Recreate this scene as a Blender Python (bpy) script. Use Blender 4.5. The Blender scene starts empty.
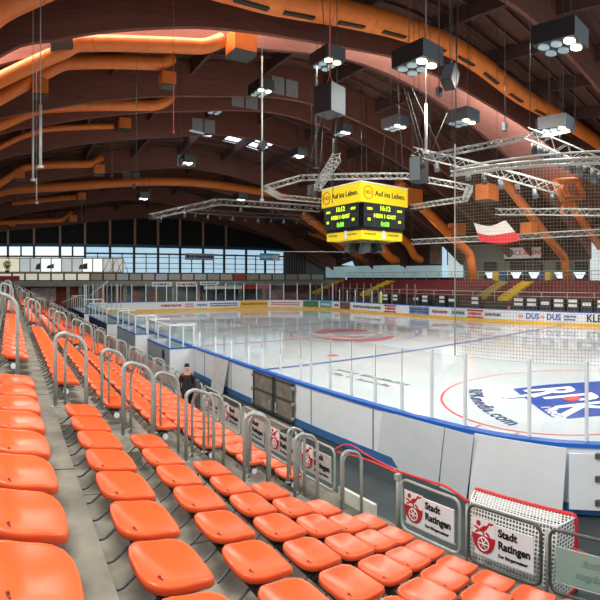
import bpy, math, random
from mathutils import Vector, Matrix
random.seed(7)
PI = math.pi
sc = bpy.context.scene
COL = sc.collection
H = 4.0                      # eye height above the ice
YAW0, F0, V0 = 10.0, 500.0, 278.0

# ------------------------------------------------------------------ measuring helpers (surveyor's notes: bearing + height -> metres)
def th(u): return (u - YAW0) / F0
def PD(u, v, D): a = th(u); return Vector((D*math.sin(a), D*math.cos(a), H + (V0-v)/F0*D))
def PY(u, v, Y): return PD(u, v, Y/math.cos(th(u)))
def PX(u, v, X): return PD(u, v, X/math.sin(th(u)))
def PZ(u, v, z=0.0): return PD(u, v, (z-H)*F0/(V0-v))

# ------------------------------------------------------------------ materials
def lin(c):
    return tuple(((x/255)/12.92 if x/255 <= .04045 else ((x/255+.055)/1.055)**2.4) for x in c)
MATS = {}
def mat(name, rgb, rough=.6, metal=0, var=.12, scale=8, stretch=(1,1,1), bump=0, spec=.5, emit=None, estr=0):
    if name in MATS: return MATS[name]
    m = bpy.data.materials.new(name); m.use_nodes = True
    nt = m.node_tree; N = nt.nodes; L = nt.links
    b = N['Principled BSDF']
    b.inputs['Roughness'].default_value = rough
    b.inputs['Metallic'].default_value = metal
    b.inputs['Specular IOR Level'].default_value = spec
    c = lin(rgb)
    tc = N.new('ShaderNodeTexCoord'); mp = N.new('ShaderNodeMapping'); mp.inputs['Scale'].default_value = stretch
    nz = N.new('ShaderNodeTexNoise'); nz.inputs['Scale'].default_value = scale; nz.inputs['Detail'].default_value = 5
    L.new(tc.outputs['Object'], mp.inputs[0]); L.new(mp.outputs[0], nz.inputs['Vector'])
    rp = N.new('ShaderNodeValToRGB')
    rp.color_ramp.elements[0].position = .3; rp.color_ramp.elements[1].position = .7
    rp.color_ramp.elements[0].color = tuple(max(0, x*(1-var)) for x in c)+(1,)
    rp.color_ramp.elements[1].color = tuple(min(1, x*(1+var)) for x in c)+(1,)
    L.new(nz.outputs['Fac'], rp.inputs[0]); L.new(rp.outputs[0], b.inputs['Base Color'])
    if bump:
        bp = N.new('ShaderNodeBump'); bp.inputs['Strength'].default_value = bump
        L.new(nz.outputs['Fac'], bp.inputs['Height']); L.new(bp.outputs[0], b.inputs['Normal'])
    if emit:
        b.inputs['Emission Color'].default_value = lin(emit)+(1,); b.inputs['Emission Strength'].default_value = estr
    MATS[name] = m; return m

seatM = mat('seat_plastic', (252, 98, 46), .34, var=.05, scale=5)
seatM2 = mat('seat_hole', (120, 40, 22), .6)
concM = mat('concrete', (128, 124, 111), .85, var=.34, scale=3.5, bump=.2)
steelM = mat('galvanised_tube', (172, 180, 172), .45, metal=.15, var=.15, scale=14)
dsteelM = mat('dark_steel', (92, 94, 90), .45, metal=.5, var=.2, scale=10)
bracketM = mat('bracket_steel', (96, 100, 100), .5, metal=.4)
whiteM = mat('white_board', (236, 240, 242), .45, var=.03, scale=2)
greyboardM = mat('greyish_board', (218, 224, 228), .5, var=.05, scale=1.5)
blueM = mat('blue_rail', (14, 96, 190), .4, var=.06)
kickblueM = mat('blue_kick', (60, 110, 165), .5, var=.12)
yellowM = mat('yellow_kick', (245, 190, 60), .5, var=.06)
navyM = mat('navy_tarp', (26, 34, 62), .8, var=.2)
redM = mat('red_paint', (215, 40, 50), .45, var=.06)
darkredM = mat('dark_red_plastic', (110, 34, 36), .6, var=.2, scale=20)
woodM = mat('glulam_wood', (112, 68, 54), .75, var=.22, scale=3.0, stretch=(.35, 1, 7))
wood2M = mat('cross_beam_wood', (74, 46, 40), .8, var=.2, scale=4, stretch=(1, .3, 4))
deckM = mat('roof_boards', (82, 50, 38), .85, var=.4, scale=1.0, stretch=(.15, 4.5, 1))
ductM = mat('orange_duct', (226, 122, 44), .5, var=.07, scale=2.5)
grilleM = mat('duct_grille', (70, 70, 64), .6, metal=.2)
slotM = mat('duct_slot', (40, 34, 26), .7)
blackM = mat('black_housing', (15, 14, 15), .55, var=.1)
greyboxM = mat('grey_housing', (78, 86, 90), .5, var=.08)
plateM = mat('joint_plate', (156, 158, 154), .6, metal=.2, var=.2)
trussM = mat('truss_aluminium', (168, 170, 164), .45, metal=.3, var=.1)
cableM = mat('steel_cable', (66, 64, 60), .5, metal=.3)
redcableM = mat('red_cable', (190, 80, 70), .5)
sbyM = mat('scoreboard_yellow', (250, 220, 20), .5, var=.03, emit=(250, 215, 15), estr=.12)
sbkM = mat('scoreboard_black', (22, 24, 26), .4)
ledM = mat('led_digits', (190, 230, 40), .5, emit=(200, 240, 40), estr=1.2)
blackinkM = mat('black_ink', (24, 24, 28), .6, var=.03)
greyinkM = mat('grey_ink', (80, 84, 92), .6, var=.1)
blueinkM = mat('blue_ink', (34, 70, 150), .6, var=.05)
redinkM = mat('red_ink', (190, 34, 44), .6, var=.05)
whiteinkM = mat('white_ink', (238, 240, 240), .6, var=.02)
greeninkM = mat('green_ink', (54, 140, 80), .6, var=.2)
tealM = mat('teal_rail', (18, 86, 112), .5, var=.1)
yellowadM = mat('yellow_advert', (240, 190, 70), .5, var=.08)
winM = mat('bright_window', (225, 238, 246), .4, var=.04, scale=1, emit=(232, 242, 248), estr=1.0)
winblueM = mat('blue_window', (190, 216, 232), .4, var=.2, scale=.8, emit=(190, 222, 242), estr=.75)
winwarmM = mat('warm_window', (246, 240, 210), .4, var=.15, scale=1.2, emit=(250, 244, 215), estr=.55)
skyM = mat('skylight_glazing', (240, 236, 232), .4, emit=(255, 236, 226), estr=17)
sky2M = mat('skylight_glazing_blue', (225, 238, 248), .4, emit=(215, 235, 255), estr=2.2)
lampM = mat('lamp_lens_lit', (255, 246, 225), .3, emit=(255, 244, 220), estr=5)
lampdimM = mat('lamp_lens_reflector', (150, 170, 172), .15, metal=.7, emit=(200, 225, 230), estr=.35)
endwallM = mat('end_wall_brown', (150, 70, 50), .8, var=.25, scale=1.5)
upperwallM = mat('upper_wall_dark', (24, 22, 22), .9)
concgreyM = mat('slab_concrete', (158, 160, 146), .8, var=.1, scale=2)
postM = mat('brown_post', (168, 132, 112), .7)
bluewallM = mat('pale_blue_sheeting', (186, 214, 216), .5, var=.12, scale=1.2, emit=(180, 212, 214), estr=.3)
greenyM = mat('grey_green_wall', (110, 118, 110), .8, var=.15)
stairyM = mat('yellow_stair', (214, 178, 34), .6, var=.12)
stairtM = mat('tan_stair', (150, 132, 60), .7, var=.12)
doorM = mat('dark_door', (40, 36, 36), .6)
parapetM = mat('parapet_panel', (224, 222, 200), .5, var=.12, scale=.9, emit=(240, 238, 222), estr=.45)  # emission added to make the panels look brighter, they are no light source
yframeM = mat('yellow_frame', (196, 176, 90), .6)
skinM = mat('skin', (214, 160, 130), .55, var=.04)
hairM = mat('dark_hair', (30, 24, 22), .7)
jacketM = mat('black_jacket', (30, 32, 36), .75, var=.15)
trouserM = mat('dark_trousers', (26, 26, 30), .8)
bannerM = mat('banner_cloth', (196, 190, 180), .7, var=.1)
rubberM = mat('rubber_floor', (66, 74, 76), .85, var=.2, scale=1.3, bump=.1)
redtapeM = mat('red_strap', (214, 56, 62), .5, var=.1)

def floor_ice_mat():
    m = bpy.data.materials.new('ice'); m.use_nodes = True
    nt = m.node_tree; N = nt.nodes; L = nt.links; b = N['Principled BSDF']
    tc = N.new('ShaderNodeTexCoord')
    nz = N.new('ShaderNodeTexNoise'); nz.inputs['Scale'].default_value = .5; nz.inputs['Detail'].default_value = 6
    rp = N.new('ShaderNodeValToRGB'); rp.color_ramp.elements[0].color = lin((205, 214, 218))+(1,); rp.color_ramp.elements[1].color = lin((226, 232, 234))+(1,)
    L.new(tc.outputs['Object'], nz.inputs['Vector']); L.new(nz.outputs['Fac'], rp.inputs[0]); L.new(rp.outputs[0], b.inputs['Base Color'])
    b.inputs['Roughness'].default_value = .06; b.inputs['IOR'].default_value = 1.38
    b.inputs['Specular IOR Level'].default_value = .8
    n2 = N.new('ShaderNodeTexNoise'); n2.inputs['Scale'].default_value = 3; n2.inputs['Detail'].default_value = 3
    mp = N.new('ShaderNodeMapping'); mp.inputs['Scale'].default_value = (1, .25, 1)
    L.new(tc.outputs['Object'], mp.inputs[0]); L.new(mp.outputs[0], n2.inputs['Vector'])
    bp = N.new('ShaderNodeBump'); bp.inputs['Strength'].default_value = .02; bp.inputs['Distance'].default_value = .1
    L.new(n2.outputs['Fac'], bp.inputs['Height']); L.new(bp.outputs[0], b.inputs['Normal'])
    return m
iceM = floor_ice_mat()

def clear_mat(name, tint, fac, rough=.05):
    m = bpy.data.materials.new(name); m.use_nodes = True
    nt = m.node_tree; N = nt.nodes; L = nt.links
    N.remove(N['Principled BSDF']); out = N['Material Output']
    t = N.new('ShaderNodeBsdfTransparent'); t.inputs[0].default_value = lin(tint)+(1,)
    g = N.new('ShaderNodeBsdfGlossy'); g.inputs['Roughness'].default_value = rough; g.inputs[0].default_value = (.85, .9, .9, 1)
    mx = N.new('ShaderNodeMixShader'); mx.inputs[0].default_value = fac
    L.new(t.outputs[0], mx.inputs[1]); L.new(g.outputs[0], mx.inputs[2]); L.new(mx.outputs[0], out.inputs[0])
    return m
glassM = clear_mat('board_glass', (248, 251, 251), .035)
boothglassM = clear_mat('booth_glass', (236, 244, 244), .07)

def net_mat(name, rgb, cell, thick):
    m = bpy.data.materials.new(name); m.use_nodes = True
    nt = m.node_tree; N = nt.nodes; L = nt.links
    b = N['Principled BSDF']; b.inputs['Base Color'].default_value = lin(rgb)+(1,); b.inputs['Roughness'].default_value = .8
    out = N['Material Output']; uv = N.new('ShaderNodeUVMap'); sp = N.new('ShaderNodeSeparateXYZ')
    L.new(uv.outputs[0], sp.inputs[0]); fs = []
    for ax in (0, 1):
        d = N.new('ShaderNodeMath'); d.operation = 'DIVIDE'; d.inputs[1].default_value = cell; L.new(sp.outputs[ax], d.inputs[0])
        f = N.new('ShaderNodeMath'); f.operation = 'FRACT'; L.new(d.outputs[0], f.inputs[0])
        c = N.new('ShaderNodeMath'); c.operation = 'LESS_THAN'; c.inputs[1].default_value = thick; L.new(f.outputs[0], c.inputs[0]); fs.append(c)
    mxx = N.new('ShaderNodeMath'); mxx.operation = 'MAXIMUM'; L.new(fs[0].outputs[0], mxx.inputs[0]); L.new(fs[1].outputs[0], mxx.inputs[1])
    t = N.new('ShaderNodeBsdfTransparent'); ms = N.new('ShaderNodeMixShader')
    L.new(mxx.outputs[0], ms.inputs[0]); L.new(t.outputs[0], ms.inputs[1]); L.new(b.outputs[0], ms.inputs[2]); L.new(ms.outputs[0], out.inputs[0])
    return m
netM = net_mat('protective_net', (140, 128, 108), .062, .065)
goalnetM = net_mat('goal_net', (232, 228, 222), .05, .34)

# ------------------------------------------------------------------ mesh builder
class MB:
    def __init__(s): s.v = []; s.f = []; s.m = []; s.sm = []; s.uv = {}; s.mi = 0
    def add(s, vs, fs, smooth=False):
        o = len(s.v); s.v += [Vector(p) for p in vs]
        for f in fs: s.f.append([i+o for i in f]); s.m.append(s.mi); s.sm.append(smooth)
        return s
    def box(s, c, d, rz=0, rx=0, ry=0, bev=0):
        c = Vector(c); hx, hy, hz = d[0]/2, d[1]/2, d[2]/2
        M = Matrix.Rotation(rz, 3, 'Z') @ Matrix.Rotation(ry, 3, 'Y') @ Matrix.Rotation(rx, 3, 'X')
        vs = [c + M @ Vector((x*hx, y*hy, z*hz)) for x in (-1, 1) for y in (-1, 1) for z in (-1, 1)]
        return s.add(vs, [(0, 1, 3, 2), (4, 6, 7, 5), (0, 4, 5, 1), (2, 3, 7, 6), (0, 2, 6, 4), (1, 5, 7, 3)])
    def quad(s, a, b, c, d): return s.add([a, b, c, d], [(0, 1, 2, 3)])
    def hexa(s, bot, top):
        n = len(bot)
        fs = [tuple(reversed(range(n))), tuple(range(n, 2*n))] + [(i, (i+1) % n, n+(i+1) % n, n+i) for i in range(n)]
        return s.add(list(bot)+list(top), fs)
    def tube(s, pts, r, n=8, closed=False, cap=True):
        pts = [Vector(p) for p in pts]; m = len(pts); rs = r if isinstance(r, (list, tuple)) else [r]*m
        tans = []
        for i in range(m):
            a = pts[(i-1) % m] if (closed or i > 0) else pts[i]; b = pts[(i+1) % m] if (closed or i < m-1) else pts[i]
            t = (b-a); tans.append(t.normalized() if t.length > 1e-9 else Vector((0, 0, 1)))
        up = Vector((0, 0, 1)) if abs(tans[0].z) < .9 else Vector((1, 0, 0))
        nrm = (up - tans[0]*up.dot(tans[0])).normalized(); vs = []
        for i in range(m):
            nrm = nrm - tans[i]*nrm.dot(tans[i])
            nrm = nrm.normalized() if nrm.length > 1e-6 else tans[i].orthogonal().normalized()
            bn = tans[i].cross(nrm)
            for k in range(n):
                a = 2*PI*k/n; vs.append(pts[i] + (nrm*math.cos(a)+bn*math.sin(a))*rs[i])
        fs = []
        for i in range(m if closed else m-1):
            j = (i+1) % m
            for k in range(n): fs.append((i*n+k, i*n+(k+1) % n, j*n+(k+1) % n, j*n+k))
        s.add(vs, fs, True)
        if cap and not closed:
            o = len(s.v)-len(vs)
            s.f.append([o+k for k in reversed(range(n))]); s.m.append(s.mi); s.sm.append(False)
            s.f.append([o+(m-1)*n+k for k in range(n)]); s.m.append(s.mi); s.sm.append(False)
        return s
    def disc(s, c, r, axis='Z', n=16, t=.02, sy=1):
        c = Vector(c); e = {'Z': (Vector((1, 0, 0)), Vector((0, 1, 0)), Vector((0, 0, 1))), 'X': (Vector((0, 1, 0)), Vector((0, 0, 1)), Vector((1, 0, 0))), 'Y': (Vector((1, 0, 0)), Vector((0, 0, 1)), Vector((0, 1, 0)))}[axis]
        ring = [c+e[0]*r*math.cos(2*PI*k/n)+e[1]*r*sy*math.sin(2*PI*k/n) for k in range(n)]
        return s.hexa([p-e[2]*t/2 for p in ring], [p+e[2]*t/2 for p in ring])
    def mesh(s, name, mats):
        me = bpy.data.meshes.new(name); me.from_pydata([tuple(v) for v in s.v], [], s.f)
        for m in (mats if isinstance(mats, (list, tuple)) else [mats]): me.materials.append(m)
        for i, p in enumerate(me.polygons): p.material_index = s.m[i]; p.use_smooth = s.sm[i]
        me.update(); return me
    def build(s, name, mats, parent=None, origin=None):
        """origin: world point for the object's origin (top-level only)"""
        off = Vector((0, 0, 0))
        if parent is None:
            if origin is None:
                lo = Vector((min(v.x for v in s.v), min(v.y for v in s.v), min(v.z for v in s.v)))
                hi = Vector((max(v.x for v in s.v), max(v.y for v in s.v), max(v.z for v in s.v)))
                origin = Vector(((lo.x+hi.x)/2, (lo.y+hi.y)/2, lo.z))
            off = Vector(origin)
        elif getattr(parent, 'location', None) is not None:
            p = parent
            while p is not None: off = off + p.location; p = p.parent
        s.v = [v-off for v in s.v]
        me = s.mesh(name, mats); s.v = [v+off for v in s.v]
        return link(name, me, parent, off if parent is None else None)

def link(name, data, parent=None, loc=None):
    o = bpy.data.objects.new(name, data); COL.objects.link(o)
    if parent is not None: o.parent = parent
    if loc is not None: o.location = loc
    return o
def tag(o, label=None, cat=None, group=None, kind=None):
    if label: o['label'] = label
    if cat: o['category'] = cat
    if group: o['group'] = group
    if kind: o['kind'] = kind
    return o
def empty(name, loc, label, cat, group=None):
    o = bpy.data.objects.new(name, None); COL.objects.link(o); o.location = loc; o.empty_display_size = .2
    return tag(o, label, cat, group)
def struct(o): o['kind'] = 'structure'; return o
def copy_tree(o, parent=None):
    c = o.copy(); COL.objects.link(c); c.parent = parent
    for ch in list(o.children): copy_tree(ch, c)
    return c
ORD = ['first', 'second', 'third', 'fourth', 'fifth', 'sixth', 'seventh', 'eighth', 'ninth', 'tenth', 'eleventh', 'twelfth', 'thirteenth', 'fourteenth', 'fifteenth', 'sixteenth', 'seventeenth', 'eighteenth', 'nineteenth', 'twentieth']
ORD += ['twenty-'+x for x in ORD[:9]] + ['thirtieth'] + ['thirty-'+x for x in ORD[:9]] + ['fortieth'] + ['forty-'+x for x in ORD[:9]] + ['fiftieth']

def text_mesh(txt, size, ext=.004, bold=0.0, align='CENTER', sx=1.0):
    cu = bpy.data.curves.new('t', 'FONT'); cu.body = txt; cu.size = size; cu.extrude = ext; cu.offset = bold; cu.align_x = align; cu.align_y = 'CENTER'; cu.resolution_u = 3
    ob = bpy.data.objects.new('t', cu); COL.objects.link(ob)
    dg = bpy.context.evaluated_depsgraph_get(); dg.update()
    me = bpy.data.meshes.new_from_object(ob.evaluated_get(dg))
    bpy.data.objects.remove(ob); bpy.data.curves.remove(cu)
    if sx != 1: 
        for v in me.vertices: v.co.x *= sx
    return me
def text(name, txt, size, m, parent, origin, right, up, bold=0.0, ext=.004, sx=1.0, align='CENTER'):
    """right/up: world vectors of the reading direction and of the letters' top"""
    me = text_mesh(txt, size, ext, bold, align, sx); me.name = name
    r = Vector(right).normalized(); u = Vector(up); u = (u-r*u.dot(r)).normalized(); n = r.cross(u)
    M = Matrix(((r.x, u.x, n.x, 0), (r.y, u.y, n.y, 0), (r.z, u.z, n.z, 0), (0, 0, 0, 1)))
    off = Vector((0, 0, 0)); p = parent
    while p is not None: off += p.location; p = p.parent
    me.transform(Matrix.Translation(Vector(origin)-off) @ M)
    me.materials.clear(); me.materials.append(m)
    return link(name, me, parent)

def arc_pts(a, b, n): return [a+(b-a)*i/n for i in range(n+1)]
def smooth(pts, n=8):
    """Catmull-Rom through points"""
    P = [Vector(p) for p in pts]; out = []
    for i in range(len(P)-1):
        p0 = P[max(0, i-1)]; p1 = P[i]; p2 = P[i+1]; p3 = P[min(len(P)-1, i+2)]
        for k in range(n):
            t = k/n; out.append(.5*((2*p1)+(p2-p0)*t+(2*p0-5*p1+4*p2-p3)*t*t+(3*p1-p0-3*p2+p3)*t**3))
    out.append(P[-1]); return out
def roundcorner(pts, r, n=5):
    P = [Vector(p) for p in pts]; out = [P[0]]
    for i in range(1, len(P)-1):
        a = (P[i-1]-P[i]); b = (P[i+1]-P[i]); rr = min(r, a.length*.45, b.length*.45)
        s = P[i]+a.normalized()*rr; e = P[i]+b.normalized()*rr
        for k in range(n+1):
            t = k/n; out.append(s*(1-t)**2+P[i]*2*t*(1-t)+e*t*t)
    out.append(P[-1]); return out

# ================================================================== RINK
XN, XF, YE, YFAR, RC = 7.5, 37.5, -2.6, 57.4, 8.5
def rink_outline(off=0.0, n=14):
    """closed ring of the boards, counter-clockwise from above; off>0 grows outward"""
    pts = []
    for cx, cy, a0 in ((XF-RC, YE+RC, -PI/2), (XF-RC, YFAR-RC, 0), (XN+RC, YFAR-RC, PI/2), (XN+RC, YE+RC, PI)):
        for k in range(n+1):
            a = a0+PI/2*k/n; pts.append(Vector((cx+(RC+off)*math.cos(a), cy+(RC+off)*math.sin(a), 0)))
    return pts
mb = MB(); o_ = rink_outline(-.02)
mb.hexa([p+Vector((0, 0, -.04)) for p in o_], o_)
ice = struct(mb.build('floor', iceM, origin=(22.5, 27.4, 0)))
def ice_strip(name, poly, m, z=.004, z0=.0005):
    b = MB(); b.hexa([Vector((p[0], p[1], z0)) for p in poly], [Vector((p[0], p[1], z)) for p in poly]); return b.build(name, m, ice)
def ice_ring(name, cx, cy, r0, r1, m, n=64, a0=0, a1=2*PI, z=.004):
    b = MB(); 
    for k in range(n):
        a, c = a0+(a1-a0)*k/n, a0+(a1-a0)*(k+1)/n
        q = [(cx+r*math.cos(t), cy+r*math.sin(t)) for r, t in ((r0, a), (r1, a), (r1, c), (r0, c))]
        b.hexa([Vector((x, y, .0005)) for x, y in q], [Vector((x, y, z)) for x, y in q])
    return b.build(name, m, ice)
lineblue = mat('line_blue', (62, 84, 160), .3); linered = mat('line_red', (196, 90, 100), .3); circred = mat('circle_red', (222, 80, 76), .3)
for y in (19.06, 35.7): ice_strip('blue_line', [(XN, y-.15), (XF, y-.15), (XF, y+.15), (XN, y+.15)], lineblue)
ice_strip('centre_line', [(XN, 27.28), (XF, 27.28), (XF, 27.52), (XN, 27.52)], linered)
for y in (1.4, 53.4): ice_strip('goal_line', [(XN+3, y-.04), (XF-3, y-.04), (XF-3, y+.04), (XN+3, y+.04)], linered)
ice_ring('centre_circle', 22.5, 27.4, 4.42, 4.5, lineblue)
for cx, cy in ((15.5, 7.4), (29.5, 7.4), (15.5, 47.4), (29.5, 47.4)):
    ice_ring('faceoff_circle', cx, cy, 4.42, 4.5, circred)
for cx, cy in ((15.5, 20.6), (29.5, 20.6), (15.5, 34.2), (29.5, 34.2)): ice_ring('faceoff_spot', cx, cy, 0.0, .32, circred, 16)
# hash marks of the near circle
for sx_ in (-1, 1):
    for dy in (-.6, .6): ice_strip('hash_mark', [(15.5+sx_*4.5, 7.4+dy-.04), (15.5+sx_*5.1, 7.4+dy-.04), (15.5+sx_*5.1, 7.4+dy+.04), (15.5+sx_*4.5, 7.4+dy+.04)], circred)
# painted advertising in the near end zone
corners = [PZ(513, 389), PZ(548, 384.5), PZ(640, 378), PZ(640, 415), PZ(602, 415.5), PZ(566, 419), PZ(552, 417.5), PZ(543, 412)]
lr = [(p.x, p.y) for p in roundcorner(corners+[corners[0]], .4, 4)][:-1]
ice_strip('logo_field', lr, mat('logo_blue', (44, 84, 170), .25), z=.006)
st = [PZ(501, 397), PZ(503, 399.5), PZ(530, 397), PZ(548, 394), PZ(548, 391), PZ(520, 395)]
ice_strip('logo_stick', [(p.x, p.y) for p in st], mat('logo_blue', (44, 84, 170)), z=.007)
st = [PZ(503, 397.5), PZ(504, 398.8), PZ(530, 396.2), PZ(549, 393), PZ(549, 391.8), PZ(520, 395.5)]
ice_strip('logo_stick_fill', [(p.x, p.y) for p in st], whiteinkM, z=.009)
rd = Vector((-2.8, -3.2, 0)); upd = Vector((-rd.y, rd.x, 0))
def ice_text(txt, size, m, pos, r, u, bold, sx=1.0, nm='painted_lettering'):
    return text(nm, txt, size, m, ice, (pos.x, pos.y, .012), r, u, bold, .003, sx)
for ch_, u_, v_ in (('R', 549, 391.7), ('P', 569.5, 398.2), ('K', 580, 408.6)): ice_text(ch_, 2.5, whiteinkM, PZ(u_, v_), rd, upd, .05, .8, nm='painted_letter')
pc = PZ(572, 399); ice_ring('logo_dot', pc.x, pc.y, 0, .3, mat('dot_red', (225, 70, 60), .4), 20, z=.02)
ice_text('Media', .62, whiteinkM, PZ(555, 413), rd, upd, .008)
a_, b_ = PZ(475, 389.5), PZ(517, 425); rd2 = b_-a_; rd2.z = 0
# "RPKmedia.com" bends round the circle: set letter by letter along a shallow bow
word = 'RPKmedia.com'; nrm2 = Vector((-rd2.y, rd2.x, 0)).normalized(); Lw = rd2.length
wd = {'m': 1.5, 'i': .5, '.': .5, 'R': 1.15, 'P': 1.1, 'K': 1.15}
tot = sum(wd.get(c, 1) for c in word); acc = 0
for ch in word:
    w = wd.get(ch, 1); t = (acc+w/2)/tot; acc += w
    pos = a_+rd2*t - nrm2*(.32*4*t*(1-t)); tg = rd2.normalized() - nrm2*(.32*4*(1-2*t)/Lw)
    ice_text(ch, .68, mat('navy_letter', (36, 56, 110), .4), pos, tg, Vector((-tg.y, tg.x, 0)), .012, nm='painted_letter')
# two lines of small dark lettering beyond the near blue line (too small to read)
bm_ = MB()
for (u0, v0, u1, v1) in ((336, 370, 404, 385), (332, 374, 388, 387)):
    A = PZ(u0, v0); B = PZ(u1, v1); d = (B-A); L_ = d.length; d.normalize(); nn = Vector((-d.y, d.x, 0)); x = 0
    while x < L_:
        w = random.choice((.12, .16, .2)); hh = random.choice((.2, .2, .3))
        p = A+d*x; q = A+d*(x+w)
        if random.random() < .88: bm_.hexa([Vector((k.x, k.y, .0005)) for k in (p, q, q+nn*hh, p+nn*hh)], [Vector((k.x, k.y, .005)) for k in (p, q, q+nn*hh, p+nn*hh)])
        x += w+.07
bm_.build('painted_small_lettering', greyinkM, ice)
# centre-ice crest: red and grey sweeps
crest = MB()
def sweep(cx, cy, r0, r1, a0, a1, n=14):
    for k in range(n):
        t0, t1 = k/n, (k+1)/n; a, c = a0+(a1-a0)*t0, a0+(a1-a0)*t1
        w0 = (r1-r0)*(.35+.65*math.sin(PI*min(1, t0+.05))); w1 = (r1-r0)*(.35+.65*math.sin(PI*min(1, t1+.05)))
        q = [(cx+r*math.cos(t), cy+r*math.sin(t)) for r, t in ((r0, a), (r0+w0, a), (r0+w1, c), (r0, c))]
        crest.hexa([Vector((x, y, .0005)) for x, y in q], [Vector((x, y, .006)) for x, y in q])
sweep(22.5, 27.4, 2.6, 4.1, -PI*.95, -PI*.35); sweep(22.5, 27.4, 2.0, 3.9, PI*.15, PI*.75); sweep(22.2, 27.2, .9, 1.5, PI*.9, PI*1.6)
crest.build('centre_crest', mat('crest_red', (176, 104, 110), .4), ice)
crest = MB(); sweep(22.5, 27.4, .5, 2.2, PI*.1, PI*.9); sweep(22.5, 27.4, 1.6, 2.5, -PI*.8, -PI*.2)
crest.build('centre_crest_grey', mat('crest_grey', (150, 156, 168), .4), ice)

# ---- dasher boards
boards = empty('dasher_boards', (22.5, 27.4, 0), 'white dasher boards with blue top rail and yellow kick strip round the ice rink', 'rink boards')
def ring_wall(name, off0, off1, z0, z1, m, parent):
    a, b = rink_outline(off0), rink_outline(off1); n = len(a); q = MB()
    vs = [p+Vector((0, 0, z0)) for p in a]+[p+Vector((0, 0, z0)) for p in b]+[p+Vector((0, 0, z1)) for p in a]+[p+Vector((0, 0, z1)) for p in b]
    fs = []
    for i in range(n):
        j = (i+1) % n
        fs += [(i, j, 2*n+j, 2*n+i), (n+j, n+i, 3*n+i, 3*n+j), (2*n+i, 2*n+j, 3*n+j, 3*n+i), (j, i, n+i, n+j)]
    q.add(vs, fs); return q.build(name, m, parent)
ring_wall('board_panel', 0, .10, 0, 1.12, mat('boards_white', (236, 241, 245), .5, var=.03), boards)
ring_wall('top_rail', -.03, .15, 1.12, 1.19, blueM, boards)
ring_wall('kick_strip', -.02, 0, 0.0, .24, yellowM, boards)
ring_wall('outer_kick_strip', .10, .125, -.02, .17, kickblueM, boards)
# joints of the outer board faces
for y in [5.9+i*2.43 for i in range(18)]: q = MB(); q.box((XN-.103, y, .6), (.01, .03, .95)); q.build('panel_joint', greyboxM, boards)

# adverts on the inside of the far and end boards
def ring_hit(u, off=-.03):
    a = th(u); d = Vector((math.sin(a), math.cos(a), 0)); best = None
    rp = rink_outline(off, 24); n = len(rp)
    for i in range(n):
        p, q2 = rp[i], rp[(i+1) % n]; e = q2-p; den = d.x*e.y-d.y*e.x
        if abs(den) < 1e-9: continue
        t = (p.x*e.y-p.y*e.x)/den; k = (p.x*d.y-p.y*d.x)/den
        if t > 0 and -1e-6 <= k <= 1+1e-6 and (best is None or t > best[0]): best = (t, d*t, e.normalized())
    return best[1], best[2]
def advert(u0, u1, m, txt=None, tm=None, size=.45, z0=.26, z1=1.07, marks=0, mm=None, stripes=None):
    n = max(2, int((u1-u0)/2)); P_ = [ring_hit(u0+(u1-u0)*i/n)[0] for i in range(n+1)]
    q = MB()
    for a, b in zip(P_[:-1], P_[1:]):
        w = Vector(((b-a).y, -(b-a).x, 0)).normalized()*-.01
        q.hexa([a+Vector((0, 0, z0)), b+Vector((0, 0, z0)), b+w+Vector((0, 0, z0)), a+w+Vector((0, 0, z0))], [a+Vector((0, 0, z1)), b+Vector((0, 0, z1)), b+w+Vector((0, 0, z1)), a+w+Vector((0, 0, z1))])
    o = q.build('advert', m, boards)
    c, tg = ring_hit((u0+u1)/2, -.07); right = P_[-1]-P_[0]; right.z = 0; right.normalize(); inw = Vector((right.y, -right.x, 0))
    if txt: text('advert_lettering', txt, size, tm, o, (c.x, c.y, (z0+z1)/2), right, (0, 0, 1), size*.02, .003)
    def blk(q, u_a, u_b, za, zb):
        A, _ = ring_hit(u_a, -.055); B, _ = ring_hit(u_b, -.055); w = inw*.01
        q.hexa([A+Vector((0, 0, za)), B+Vector((0, 0, za)), B+w+Vector((0, 0, za)), A+w+Vector((0, 0, za))], [A+Vector((0, 0, zb)), B+Vector((0, 0, zb)), B+w+Vector((0, 0, zb)), A+w+Vector((0, 0, zb))])
    if marks:
        rng = random.Random(int(u0*7)); q = MB()
        for ln in range(marks):
            zc = z0+(z1-z0)*(ln+1)/(marks+1); hh = .2 if marks > 1 else .34; u_ = u0+1.2
            while u_ < u1-1.4:
                w_ = rng.uniform(.5, 1.3); blk(q, u_, min(u_+w_, u1-.6), zc-hh/2*rng.uniform(.6, 1), zc+hh/2*rng.uniform(.6, 1)); u_ += w_+.45
        q.build('advert_marking', mm, o)
    if stripes:
        q = MB(); blk(q, u0, u1, z1-.17, z1-.02); blk(q, u0, u1, z0+.02, z0+.15); q.build('advert_stripe', stripes, o)
    return o
adw = whiteM
advert(578, 625, adw, 'KLEINE', blackinkM, .85)
advert(562.5, 577, adw, marks=2, mm=blueinkM)
advert(517, 524, adw, marks=1, mm=mat('pale_red_ink', (220, 150, 150), .5)); advert(527, 538, adw, 'DUS', blueinkM, .7)
advert(539.5, 546, adw, marks=1, mm=mat('pale_red_ink', (220, 150, 150), .5)); advert(548, 559, adw, 'DUS', blueinkM, .7)
advert(467, 483, adw, marks=1, mm=redinkM, stripes=redinkM)
advert(484, 502, adw, marks=1, mm=greyinkM)
advert(451, 465, mat('ad_lightblue', (190, 222, 232), .5), marks=1, mm=greyinkM)
advert(431, 449, adw, marks=1, mm=mat('ad_mix', (150, 70, 80), .5))
advert(409, 429, mat('ad_blue', (130, 165, 210), .5, var=.35, scale=1.5), marks=2, mm=mat('ad_player', (90, 60, 90), .5))
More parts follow.
